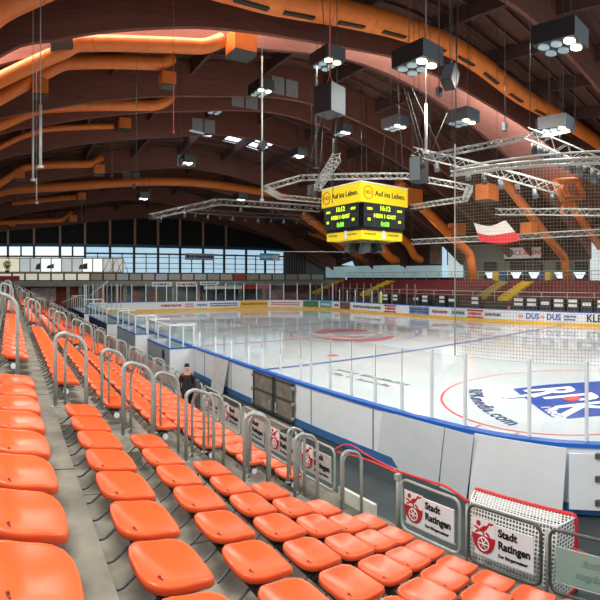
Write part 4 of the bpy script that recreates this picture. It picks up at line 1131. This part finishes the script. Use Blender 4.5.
# white steelwork and house shapes are outside; yellow framed gallery in front of the lower windows
ga = empty('glazed_gallery', (X_at(60, 72), 72, 4.7), 'yellow framed glazed gallery below the far left windows', 'gallery')
q = MB(); xa0, xa1 = X_at(-12, 71.5), X_at(123, 71.5); zz0, zz1 = 4.85, 6.85
n = 13
for k in range(n+1): q.box((xa0+(xa1-xa0)*k/n, 71.5, (zz0+zz1)/2), (.14, .14, zz1-zz0))
for z in (zz0, zz1): q.box(((xa0+xa1)/2, 71.5, z), (xa1-xa0, .14, .14))
q.build('gallery_frame', yframeM, ga)
for k in range(n):
    q = MB(); x0_, x1_ = xa0+(xa1-xa0)*k/n, xa0+(xa1-xa0)*(k+1)/n; q.box(((x0_+x1_)/2, 71.6, (zz0+zz1)/2), (x1_-x0_-.14, .04, zz1-zz0-.14))
    q.build('pane', winwarmM if k < 3 else (winM if k in (5, 6, 9, 10) else mat('grey_pane', (190, 200, 206), .4, var=.3, scale=.7, emit=(200, 208, 212), estr=.6)), ga)
q = MB()
for x0_ in (X_at(103, 71.3), X_at(110, 71.3), X_at(117, 71.3)): q.tube([(x0_, 71.3, zz0), (x0_+1, 71.3, zz1), (x0_+1.6, 71.3, zz0)], .06, 5)
q.build('diagonal_bracing', mat('yellow_brace', (226, 184, 50), .5), ga)
pl = empty('potted_plant', PD(7, 272, 69), 'dark bushy potted plant standing at the left end of the far gallery', 'plant')
c0 = PD(7, 272, 69); q = MB(); q.tube([c0+Vector((0, 0, -.2)), c0+Vector((0, 0, .25))], [.22, .3], 10); q.build('pot', greyinkM, pl)
q = MB(); q.tube([c0+Vector((0, 0, .2)), c0+Vector((.05, 0, 1.0))], .05, 6); q.build('stem', wood2M, pl)
q = MB(); rg = random.Random(3)
for k in range(160):
    a = rg.uniform(0, 2*PI); b = rg.uniform(-1, 1); r = rg.uniform(.3, .62); c = c0+Vector((r*math.cos(a)*math.sqrt(1-b*b), r*math.sin(a)*math.sqrt(1-b*b), 1.0+r*b*1.1)); d = Vector((rg.uniform(-1, 1), rg.uniform(-1, 1), rg.uniform(-1, 1))).normalized()*.14; e = d.orthogonal().normalized()*.05
    q.quad(c-d, c+e, c+d, c-e)
q.build('foliage', mat('dark_leaf', (30, 46, 32), .7, var=.3), pl)
# blurry silhouettes on the gallery panes
for u, w_, h_ in ((38, .8, 1.0), (50, 1.1, .7), (83, 1.3, .9)):
    q = MB(); c = PY(u, 266, 71.45); q.hexa([c+Vector((-w_/2, 0, -h_/2)), c+Vector((w_/2, 0, -h_/2)), c+Vector((w_/2, .03, -h_/2)), c+Vector((-w_/2, .03, -h_/2))], [c+Vector((-w_/2+.2, 0, h_/2-.3)), c+Vector((w_/2, 0, h_/2)), c+Vector((w_/2, .03, h_/2)), c+Vector((-w_/2+.2, .03, h_/2-.3))]); q.build('dark_mark', greyinkM, ga)
# concourse slab, parapet, recess
YP = 66.0
q = MB(); q.box((20, YP+3.5, 3.25), (64, 7, .75)); struct(q.build('trim_2', concgreyM))
q = MB(); q.box((20, YP+5, 1.5), (70, .3, 3.1)); struct(q.build('wall_recess', endwallM))
par = empty('parapet', (20, YP, 3.65), 'row of pale parapet panels in dark frames along the far concourse', 'parapet')
edges = list(range(-14, 325, 13))
q = MB()
for u in edges: q.box((X_at(u, YP), YP-.02, 4.15), (.16, .1, 1.05))
for z in (3.68, 4.64): q.box(((X_at(edges[0], YP)+X_at(edges[-1], YP))/2, YP-.02, z), (X_at(edges[-1], YP)-X_at(edges[0], YP), .1, .08))
q.build('parapet_frame', mat('parapet_dark', (70, 76, 76), .6), par)
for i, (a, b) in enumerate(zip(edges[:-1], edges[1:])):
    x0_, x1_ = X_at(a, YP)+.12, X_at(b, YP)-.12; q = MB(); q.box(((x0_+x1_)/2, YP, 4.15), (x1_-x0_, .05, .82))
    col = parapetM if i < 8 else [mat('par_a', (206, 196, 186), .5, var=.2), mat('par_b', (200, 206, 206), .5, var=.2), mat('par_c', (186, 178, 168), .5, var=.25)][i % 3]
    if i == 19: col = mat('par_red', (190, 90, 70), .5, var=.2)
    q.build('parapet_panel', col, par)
# recess features: columns, posters, dark doorways, signs
for i, u in enumerate((68, 80, 96, 125, 174, 198, 240, 264)):
    x = X_at(u, YP+.5); q = MB(); q.box((x, YP+.5, 1.45), (.4, .4, 2.9)); tag(q.build('concourse_column', concgreyM), f'{ORD[i]} pale column from the left carrying the far concourse slab', 'column', 'columns under the far concourse')
q = MB(); a, b = X_at(31, 64), X_at(56, 64); q.box(((a+b)/2*70.8/64, 70.8, 1.65), ((b-a)*70.8/64, .08, 1.95)); 
tag(q.build('poster', mat('poster_print', (228, 186, 186), .6, var=.35, scale=1.6)), 'pinkish printed poster on the red-brown wall at the far left', 'poster')
for i, (u0, u1, c) in enumerate(((79, 92, 'b'), (108, 118, 'd'), (124, 134, 'b'), (140, 152, 'd'), (160, 172, 'd'), (178, 197, 'g'), (204, 236, 'g'), (243, 262, 'd'))):
    q = MB(); a, b = X_at(u0, 70), X_at(u1, 70); q.box(((a+b)/2, 70.5, 1.4), (b-a, .1, 2.7))
    o = q.build('door_%d' % (i+1), {'b': mat('blue_door', (60, 96, 120), .5, var=.3), 'd': mat('dim_door', (56, 60, 60), .5, var=.3), 'g': mat('glass_front', (96, 104, 100), .4, var=.4, scale=.8)}[c]); struct(o)
def hsign(u0, u1, v0, v1, Y, m, lab, marks=0, mm=None, size=.4, txt=None):
    q = MB(); a, b = X_at(u0, Y), X_at(u1, Y); c = math.cos(th((u0+u1)/2)); z1, z0 = H+(V0-v0)/F0*Y/c, H+(V0-v1)/F0*Y/c
    q.box(((a+b)/2, Y, (z0+z1)/2), (b-a, .08, z1-z0)); o = tag(q.build('hanging_sign', m), lab, 'sign')
    if marks:
        q = MB(); rng = random.Random(int(u0)); x = a+.25
        while x < b-.4:
            w_ = rng.uniform(.15, .45); q.box((x+w_/2, Y-.05, (z0+z1)/2), (w_, .02, (z1-z0)*.45*rng.uniform(.6, 1))); x += w_+.12
        q.build('sign_marking', mm, o)
    return o
hsign(152, 172, 282, 286.5, 64.5, whiteM, 'pale sign above the first far doorway', 1, greyinkM)
hsign(176, 196, 282, 286.5, 64.5, whiteM, 'white sign with a red line of lettering above the far end glass', 1, redinkM)
hsign(200, 219, 281.5, 285, 64.5, whiteM, 'white sign with coloured ends beside the red lettered one', 1, blueinkM)
hsign(204, 242, 286, 289, 64, whiteM, 'long narrow white sign over the far end glass')
hsign(226, 241, 281.5, 285.5, 64.5, mat('greenish_sign', (170, 186, 176), .5), 'pale green sign right of the long narrow one', 1, greeninkM)
hsign(242, 272, 284.5, 289, 64.2, mat('red_banner', (190, 44, 50), .6, var=.15), 'row of red fascia boards under the far concourse')
hsign(185, 214, 253.5, 260, 74, mat('banner_mixed', (200, 206, 200), .6, var=.2), 'pale banner with a dark mascot-like blot hung across the far windows', 1, blueinkM)
hsign(260, 279.5, 253.5, 260.5, 62, mat('cyan_sign', (70, 175, 215), .5), 'bright blue sign hanging right of the far windows', 1, whiteinkM)
q = MB(); a, b = X_at(273, 62), X_at(278.6, 62); q.box(((a+b)/2, 61.93, 6.9), (b-a-.1, .02, .75)); tag(q.build('sign_square', whiteM), 'small white square with a red mark on the bright blue sign', 'sign')
q = MB(); q.tube([PD(270, 251.5, 60), PD(345, 252, 58)], .05, 5); tag(q.build('cable_tray', steelM), 'thin pale pipe running right from the bright blue sign', 'pipe')
# brown slats right of windows and dark planks
q = MB(); 
for k in range(9): q.box((X_at(284+k*2.6, 73), 73, 6.6), (.22, .12, 3.6))
tag(q.build('slatted_screen', wood2M), 'dark slatted timber screen right of the far windows', 'screen')
# stair silhouettes at left: diagonal white handrail of the concourse stairs
for i, (pts_) in enumerate((((88, 297), (98, 289), (108, 281)), ((62, 303), (77, 296)))):
    q = MB(); q.tube([PD(u, v, 61) for u, v in pts_], .09, 6); tag(q.build('stair_handrail', whiteM), ['long', 'short'][i]+' white stair handrail rising at the far left end', 'handrail')
# steel handrail posts in front of far left
for i in range(9):
    u = 84+i*4.6; a = PD(u, 304-i*.3, 55); q = MB(); q.box(((a.x), a.y, 1.7), (.08, .08, 3.3)); tag(q.build('fence_post', steelM), f'{ORD[i]} slim pale post from the left in the far left corner fence', 'post', 'slim posts at the far left corner')
q = MB(); a = PD(3, 276, 66); q.box((a.x+.5, 65.88, 4.0), (3.4, .06, .55)); tag(q.build('banner', redinkM), 'small red banner at the far left edge of the parapet', 'banner')

# ================================================================== FAR STAND
XSF = 40.2
q = MB()
for k in range(6):
    x0_ = XSF+k*.95; z = 1.75+.31*k; q.box((x0_+.475, 29, z/2-.1), (.95, 60, z+.2))
q.box((48.2, 29, 1.75), (5, 60, 3.9))
struct(q.build('floor', mat('terrace_dark', (96, 62, 58), .8, var=.2)))
q = MB(); q.box((.0, 0, .03), (.4, .44, .05)); q.box((.2, 0, .22), (.05, .44, .42), ry=.12); fme = q.mesh('tip_up_seat', darkredM)
STAIRS = [26.5, 29.4, 47.0, 57.5]
cnt = 0; lowb = MB(); base_f = None
cands = []
for k in range(5):
    for j in range(97):
        yy = 6+j*.53
        if any(abs(yy-s) < 1.0 for s in STAIRS): continue
        cands.append((math.hypot(XSF+.95*k, yy), k, yy))
cands.sort()
for i, (_, _k, yy) in enumerate(cands):
    k = _k
    p = Vector((XSF+.95*k+.45, yy, 1.75+.31*k+.36))
    if i < 300:
        o = bpy.data.objects.new('tip_up_seat', fme); COL.objects.link(o); o.location = p
        ks = min(range(4), key=lambda a: abs(STAIRS[a]-yy)); nn = max(0, int((abs(STAIRS[ks]-yy)-1)/.53)); kk = _k
        tag(o, f"dark red seat, {ORD[min(nn, 48)]} to the {'left' if yy > STAIRS[ks] else 'right'} of the {['yellow', 'tan', 'far yellow', 'last'][ks]} stair, {ORD[kk]} row up", 'seat', 'dark red seats of the far side stand')
    else:
        b = q; lowb.add([v+p for v in q.v], q.f)
tag(lowb.build('tip_up_seat', darkredM), 'mass of dark red seats at the left end of the far side stand', 'seats', 'dark red seats of the far side stand', 'stuff')
for i, ys in enumerate(STAIRS):
    m = stairtM if i == 1 else stairyM
    t = empty('stair_flight', (XSF, ys, 1.7), ['yellow stair flight in the far stand, right of the tan one', 'tan stair flight in the far stand, left of the yellow one', 'yellow stair flight in the far stand right of the scoreboard lamps', 'yellow stair flight at the left end of the far stand'][i], 'stairs')
    q = MB(); n = 10
    n = 9
    for k in range(n): q.box((XSF+.2+k*.54, ys, 1.92+k*.2), (.58, 1.2, .26))
    q.build('treads', m, t)
    q = MB()
    q.hexa([(XSF-.08, ys+.61, 1.75), (XSF+4.7, ys+.61, 3.35), (XSF+4.7, ys+.69, 3.35), (XSF-.08, ys+.69, 1.75)], [(XSF-.08, ys+.61, 2.1), (XSF+4.7, ys+.61, 3.75), (XSF+4.7, ys+.69, 3.75), (XSF-.08, ys+.69, 2.1)])
    q.build('stringer', m, t)
# front wall of the stand with dark boxes and white placards
q = MB(); q.box((XSF-.25, 29, .85), (.3, 60, 1.75)); struct(q.build('wall_stand_front', mat('stand_front', (62, 62, 60), .7, var=.2)))
k = 0
for u0, u1 in ((514, 526), (527, 539), (541, 552), (554, 566), (568, 580), (582, 594), (597, 609), (472, 481), (449, 458), (440, 447), (423, 430), (414, 421), (392, 400), (383, 390)):
    X = 39.4; ya_, yb_ = X/math.tan(th(u0)), X/math.tan(th(u1)); q = MB(); q.box((X, (ya_+yb_)/2, 1.07), (.5, ya_-yb_-.1, 2.24))
    t = tag(q.build('bench_box', mat('bench_box_m', (52, 56, 56), .5, var=.2)), f"dark box with white placards before the far stand, {ORD[k] if k<7 else ORD[k-7]} {'right' if k<7 else 'left'} of the yellow stair", 'box', 'dark placard boxes before the far stand'); k += 1
    q = MB(); tops = ((2.0, .26), (1.6, .26)) if k % 3 else ((1.75, .28),)
    for z, h in tops: q.box((X-.27, (ya_+yb_)/2, z), (.03, (ya_-yb_)*.7, h))
    q.build('placard', whiteM, t)
# guard rails
for lab, X, z0_, z1_, yy0, yy1, st_ in (('front guard rail of the far stand', 39.9, 1.7, 2.7, 4, 52, 2.6), ('guard rail along the upper walkway of the far stand', 46.2, 3.8, 4.75, 4, 58, 2.0)):
    t = empty('guard_rail', (X, 28, z0_), lab, 'railing'); q = MB()
    q.tube([(X, yy0, z1_), (X, yy1, z1_)], .035, 5); q.build('rail', steelM, t); q = MB(); q.tube([(X, yy0, (z0_+z1_)/2+.1), (X, yy1, (z0_+z1_)/2+.1)], .025, 5); q.build('rail', steelM, t)
    y = yy0
    while y < yy1: q = MB(); q.tube([(X, y, z0_), (X, y, z1_)], .035, 5); q.build('post', steelM, t); y += st_
# tall slim posts in the stand
for i, u in enumerate((310, 316, 322, 329, 336, 343, 350, 357, 364, 371, 378, 392, 407, 415)):
    p = PX(u, 290, 39.0); q = MB(); q.box((p.x, p.y, 1.65), (.1, .1, 3.4)); tag(q.build('fence_post', mat('dull_post', (130, 124, 112), .6)), f'{ORD[i]} slim grey post from the left behind the far side boards', 'post', 'slim posts behind the far side boards')
# back wall
q = MB(); q.box((51.2, 32, 3), (.3, 64, 14)); struct(q.build('wall_far_side', mat('far_side_wall', (70, 50, 44), .85, var=.2)))
def bw(u0, u1, v0, v1, X, name, m, lab=None, cat=None, t=.12, txt=None, tm=None, size=1, st_=False, parent=None):
    ya_, yb_ = X/math.tan(th(u0)), X/math.tan(th(u1)); Dm = X/math.sin(th((u0+u1)/2)); z1_, z0_ = H+(V0-v0)/F0*Dm, H+(V0-v1)/F0*Dm
    q = MB(); q.box((X, (ya_+yb_)/2, (z0_+z1_)/2), (t, ya_-yb_, z1_-z0_)); o = q.build(name, m, parent)
    if lab: tag(o, lab, cat)
    if st_: struct(o)
    if txt: text('sign_lettering', txt, size, tm, o, (X-t/2-.02, (ya_+yb_)/2, (z0_+z1_)/2), (0, -1, 0), (0, 0, 1), .01, .01)
    return o
bw(326, 400, 266, 277.5, 50.6, 'window_20', bluewallM, st_=True)
bw(400, 463, 265.5, 277.5, 50.6, 'window_21', bluewallM, st_=True)
# triangular bright gable window and others
q = MB(); tri = [PX(448, 252, 50.2), PX(463, 268, 50.2), PX(463, 277, 50.2), PX(448, 277, 50.2)]
q.hexa(tri, [p+Vector((.1, 0, 0)) for p in tri]); struct(q.build('window_22', mat('gable_glass', (214, 230, 232), .4, var=.08, scale=1, emit=(214, 232, 234), estr=.5)))
q = MB(); tri = [PX(442, 246, 50.2), PX(446.5, 251, 50.2), PX(446.5, 277, 50.2), PX(442, 277, 50.2)]
q.hexa(tri, [p+Vector((.1, 0, 0)) for p in tri]); struct(q.build('window_23', winblueM))
q = MB(); tri = [PX(590, 239, 50.2), PX(640, 255, 50.2), PX(640, 281, 50.2), PX(590, 281, 50.2)]
q.hexa(tri, [p+Vector((.1, 0, 0)) for p in tri]); struct(q.build('window_24', mat('gable_glass', (214, 230, 232), .4, var=.08, scale=1, emit=(214, 232, 234), estr=.5)))
q = MB(); tri = [PX(341, 265, 50.2), PX(352, 261, 50.2), PX(354, 266, 50.2)]
q.hexa(tri, [p+Vector((.1, 0, 0)) for p in tri]); struct(q.build('window_25', winblueM))
bw(430, 441, 241, 264, 49.8, 'wall_hanging', mat('crest_banner', (150, 120, 100), .7, var=.5, scale=.7), 'faded red and yellow banner beside the triangular windows', 'banner', .05)
bw(464, 505, 240, 282, 50.4, 'wall_niche', greenyM, st_=True)
bw(505, 600, 260, 282, 50.5, 'wall_niche', greenyM, st_=True)
bw(504, 541, 247.5, 258.5, 49.6, 'team_sign', mat('ice_sign', (196, 196, 190), .6), 'white sign with a dark emblem and red lettering over the doors of the far stand', 'sign', txt='       ICE ALIENS', tm=redinkM, size=.8)
q = MB(); c_ = PX(509.5, 253, 49.5); q.disc(c_, .5, 'X', 14, .03); tag(q.build('sign_emblem', greyinkM), 'dark round emblem at the left of the white team sign', 'emblem')
for i, (u0, u1) in enumerate(((510, 524), (527, 541), (556, 566), (575, 588), (484, 496))):
    o = bw(u0, u1, 262, 281.5, 50.0, 'door_%d' % (20+i), doorM, st_=True)
for i, (u, v) in enumerate(((516, 275), (534, 275), (579.5, 275), (490, 275), (560, 275))):
    q = MB(); c_ = PX(u, v, 49.9); s_ = .75; q.hexa([c_+Vector((0, -s_*.4, -s_*.5)), c_+Vector((0, s_*.4, -s_*.5)), c_+Vector((.04, s_*.4, -s_*.5)), c_+Vector((.04, -s_*.4, -s_*.5))], [c_+Vector((0, -s_, s_*.4)), c_+Vector((0, s_, s_*.4)), c_+Vector((.04, s_, s_*.4)), c_+Vector((.04, -s_, s_*.4))])
    tag(q.build('door_light', winM), ['bright pane in the left door under the white team sign', 'bright pane in the right door under the white team sign', 'bright pane right of the orange duct', 'bright pane left of the yellow stair top', 'bright pane just left of the orange duct'][i], 'window')
bw(546, 551, 272, 281.5, 49, 'yellow_bin', mat('bin_yellow', (226, 190, 30), .5), 'yellow bin right of the doors under the team sign', 'bin', .6)
bw(494, 499.5, 272, 281.5, 49, 'yellow_bin', mat('bin_yellow', (226, 190, 30), .5), 'yellow bin left of the doors under the team sign', 'bin', .6)
bw(541.5, 545.5, 272, 281.5, 49, 'blue_bin', mat('bin_blue', (40, 80, 130), .5), 'blue bin beside the yellow bin, right of the doors', 'bin', .6)
bw(501, 506, 272, 281.5, 49, 'blue_bin', mat('bin_blue', (40, 80, 130), .5), 'blue bin left of the doors under the team sign', 'bin', .6)
q = MB(); c_ = PX(509, 311, 38.6); q.tube([Vector((c_.x, c_.y, -.05)), c_+Vector((0, 0, .45))], [.28, .1], 10); tag(q.build('striped_cone', mat('cone', (222, 110, 80), .6)), 'orange traffic cone standing behind the far boards', 'cone')
q = MB(); a = PX(380.5, 300, 38.8); q.box((a.x, a.y, 1.15), (.25, .35, 2.4)); tag(q.build('yellow_marker', mat('marker_yellow', (226, 214, 40), .5)), 'short yellow marker post behind the far boards under the stair', 'marker')
# cloth banner hanging from the roof
q = MB(); pts_t = smooth([PD(474, 223, 30), PD(490, 226, 29.6), PD(504, 221, 29.3), PD(507, 222, 29.2)], 6); pts_b = smooth([PD(480, 241, 30), PD(492, 243, 29.6), PD(508, 243, 29.2), PD(522, 240, 29)], 6)
n = len(pts_t); pm = [a.lerp(b, .55) for a, b in zip(pts_t, pts_b)]
for nm in (0,):
    for A_, B_, mi in ((pts_t, pm, 0), (pm, pts_b, 1)):
        q.mi = mi
        for k in range(n-1):
            f = [A_[k], A_[k+1], B_[k+1], B_[k]]; q.hexa(f, [p+Vector((.02, .03, 0)) for p in f])
t = tag(q.build('cloth_banner', [bannerM, redinkM]), 'white and red cloth banner hanging over the far stand', 'banner')
q = MB()
for p in (pts_t[0], pts_t[-1]): q.tube([p, Vector((p.x, p.y, roofz(p.x, p.y)))], .012, 4)
q.build('suspension_cable', cableM, t)
# white skylight slivers on the right roof slope
for i, quad_ in enumerate((((583, 201), (589, 199), (600, 214), (594, 216)), ((590, 218), (600, 224), (604, 235), (594, 226)), ((530, 140), (534, 136), (546, 148), (541, 150)))):
    ps = [PY(u, v, 24.5 if i < 2 else 27) for u, v in quad_]; q = MB(); q.hexa(ps, [p+Vector((0, .06, 0)) for p in ps]); struct(q.build('window_%d' % (30+i), mat('sliver', (240, 246, 250), .4, emit=(235, 243, 250), estr=1.3)))
q = MB(); ps = [PY(u, v, 52) for u, v in ((404, 215), (406, 214), (427, 232), (425, 234))]; q.hexa(ps, [p+Vector((0, .06, 0)) for p in ps]); struct(q.build('window_33', mat('sliver', (240, 246, 250))))

# ================================================================== PERSON
def skin(name, verts, edges, radii, m, parent, levels=1, root=0):
    me = bpy.data.meshes.new(name); me.from_pydata(verts, edges, []); ob = bpy.data.objects.new(name, me); COL.objects.link(ob)
    md = ob.modifiers.new('s', 'SKIN'); md.use_smooth_shade = True
    sv = me.skin_vertices[0].data
    for i, r in enumerate(radii): sv[i].radius = r if isinstance(r, tuple) else (r, r)
    sv[root].use_root = True
    ss = ob.modifiers.new('u', 'SUBSURF'); ss.levels = levels; ss.render_levels = levels
    dg = bpy.context.evaluated_depsgraph_get(); dg.update(); m2 = bpy.data.meshes.new_from_object(ob.evaluated_get(dg)); bpy.data.objects.remove(ob)
    m2.materials.clear(); m2.materials.append(m)
    for p in m2.polygons: p.use_smooth = True
    m2.name = name; return link(name, m2, parent)
pp = Vector((4.97, 13.45, -.05)); hgt = 1.56; k_ = hgt/1.75
per = empty('person', pp, 'person with short dark hair in black jacket with red shoulder patches by the barrier', 'person')
per.rotation_euler = (0, 0, math.atan2(-pp.y, -pp.x)+PI/2+.15)   # faces the camera; local -Y is forward
S = lambda x, y, z: (x*k_, y*k_, z*k_)
bv = [S(0, 0, .95), S(0, 0, 1.12), S(0, 0, 1.32), S(0, 0, 1.46), S(0, -.01, 1.55), S(0, -.02, 1.64), S(0, -.02, 1.70),
      S(.18, 0, 1.41), S(.24, .01, 1.14), S(.23, -.06, .90), S(.22, -.09, .82), S(-.18, 0, 1.41), S(-.24, .01, 1.14), S(-.23, -.06, .90), S(-.22, -.09, .82),
      S(.1, 0, .9), S(.11, -.01, .5), S(.11, .02, .09), S(.12, -.12, .04), S(-.1, 0, .9), S(-.11, -.01, .5), S(-.11, .02, .09), S(-.12, -.12, .04)]
be = [(0, 1), (1, 2), (2, 3), (3, 4), (4, 5), (5, 6), (3, 7), (7, 8), (8, 9), (9, 10), (3, 11), (11, 12), (12, 13), (13, 14), (0, 15), (15, 16), (16, 17), (17, 18), (0, 19), (19, 20), (20, 21), (21, 22)]
br_ = [(.15, .1), (.14, .1), (.16, .1), (.08, .07), .055, (.088, .1), (.078, .09), .055, .043, .032, .03, .055, .043, .032, .03, .08, .055, .04, .035, .08, .055, .04, .035]
br_ = [tuple(x*k_ for x in r) if isinstance(r, tuple) else r*k_ for r in br_]
skin('body', bv, be, br_, skinM, per, 1)
jv = bv[0:4]+[S(0, 0, 1.49)]+bv[7:10]+bv[11:14]+[S(0, 0, .84)]
je = [(0, 1), (1, 2), (2, 3), (3, 4), (3, 5), (5, 6), (6, 7), (3, 8), (8, 9), (9, 10), (0, 11)]
jr = [(.185, .135), (.17, .125), (.185, .125), (.11, .09), (.065, .065), .075, .06, .05, .075, .06, .05, (.19, .135)]; jr = [tuple(x*k_ for x in r) if isinstance(r, tuple) else r*k_ for r in jr]
skin('jacket', jv, je, jr, jacketM, per, 1)
tv = [bv[0]]+bv[15:18]+bv[19:22]
skin('trousers', tv, [(0, 1), (1, 2), (2, 3), (0, 4), (4, 5), (5, 6)], [(.16*k_, .115*k_), .1*k_, .075*k_, .065*k_, .1*k_, .075*k_, .065*k_], trouserM, per, 1)
skin('hair', [S(0, .05, 1.66), S(0, .015, 1.745), S(0, -.06, 1.765)], [(0, 1), (1, 2)], [(.1*k_, .095*k_), (.1*k_, .1*k_), (.06*k_, .05*k_)], hairM, per, 1)
for sx_ in (-1, 1):
    q = MB(); q.box(S(sx_*.15, -.075, 1.44), (.09*k_, .05*k_, .035*k_), ry=sx_*.3); link('shoulder_patch', q.mesh('shoulder_patch', redM), per)
    q = MB(); q.disc(S(sx_*.03, -.108, 1.655), .011*k_, 'Y', 8, .006); link('eye', q.mesh('eye', blackinkM), per)
    q = MB(); q.tube([S(sx_*.22, -.09, .84), S(sx_*.22, -.11, .76)], [.035*k_, .025*k_], 8)
    for f in range(4): q.tube([S(sx_*(.20+.013*f), -.11, .77), S(sx_*(.20+.013*f), -.125, .71), S(sx_*(.2+.012*f), -.115, .675+.006*abs(f-1.5))], .007*k_, 5)
    q.tube([S(sx_*.195, -.10, .81), S(sx_*.175, -.13, .76), S(sx_*.18, -.14, .73)], .009*k_, 5)
    link('hand', q.mesh('hand', skinM), per)
q = MB(); q.tube([S(0, -.105, 1.65), S(0, -.13, 1.615)], [.008*k_, .014*k_], 6); link('nose', q.mesh('nose', skinM), per)
q = MB(); q.box(S(0, -.107, 1.59), (.045*k_, .008, .01)); link('mouth', q.mesh('mouth', mat('lips', (170, 90, 80), .5)), per)
# dark pole beside the person
q = MB(); q.box((5.12, 13.0, .55), (.1, .1, 1.2)); tag(q.build('dark_post', bracketM), 'dark square post just right of the standing person', 'post')

# ================================================================== LIGHT + CAMERA
def area(loc, power, size, col=(1, .96, .9), sy=None, rot=(0, 0, 0), spread=PI):
    l = bpy.data.lights.new('flood', 'AREA'); l.energy = power; l.size = size; l.color = col; l.spread = spread  # data name shared by the box lamps and the added fill lights
    if sy: l.shape = 'RECTANGLE'; l.size_y = sy
    o = bpy.data.objects.new('flood_or_fill_light', l); COL.objects.link(o); o.location = loc; o.rotation_euler = rot; return o
for p, s in LAMPS[:9]: area(p-Vector((0, 0, .4*s)), 420, 1.2*s)
# added fill lights without fixtures, brightening the ice, the stands and the far end
for x, y, z in ((14, 10, 10.5), (24, 12, 12), (33, 16, 11), (14, 42, 12), (30, 44, 12), (22, 56, 11.5), (38, 36, 10)):
    area((x, y, z), 470, 1.6)
area((-1.0, 2.5, 8.5), 500, 1.8, rot=(0, -.75, 0)); area((-.5, 11, 8.5), 520, 1.8, rot=(0, -.75, 0)); area((18, 67.5, 2.7), 260, 1.0, sy=18, rot=(-.9, 0, PI/2) if False else (0, 0, PI/2)); area((44, 30, 8.5), 380, 3); area((2, 30, 10), 450, 3)  # invented fill for both stands and the dim far-end concourse, no lamps modelled
w = bpy.data.worlds.new('World'); sc.world = w; w.use_nodes = True
w.node_tree.nodes['Background'].inputs[0].default_value = (.86, .93, 1, 1); w.node_tree.nodes['Background'].inputs[1].default_value = .85

cam = bpy.data.cameras.new('Camera'); co = bpy.data.objects.new('Camera', cam); COL.objects.link(co)
co.location = (0, 0, H); co.rotation_euler = (PI/2, 0, -th(300)); sc.camera = co
cam.type = 'PANO'; cam.panorama_type = 'CENTRAL_CYLINDRICAL'
cam.central_cylindrical_range_u_min = -.6; cam.central_cylindrical_range_u_max = .6
cam.central_cylindrical_range_v_min = -(600-V0)/F0; cam.central_cylindrical_range_v_max = V0/F0
cam.central_cylindrical_radius = 1.0
cam.clip_start = .05; cam.clip_end = 400
sc.view_settings.view_transform = 'Standard'; sc.view_settings.look = 'None'; sc.view_settings.gamma = 1; sc.view_settings.exposure = 0.0
sc.cycles.max_bounces = 8; sc.cycles.transparent_max_bounces = 24
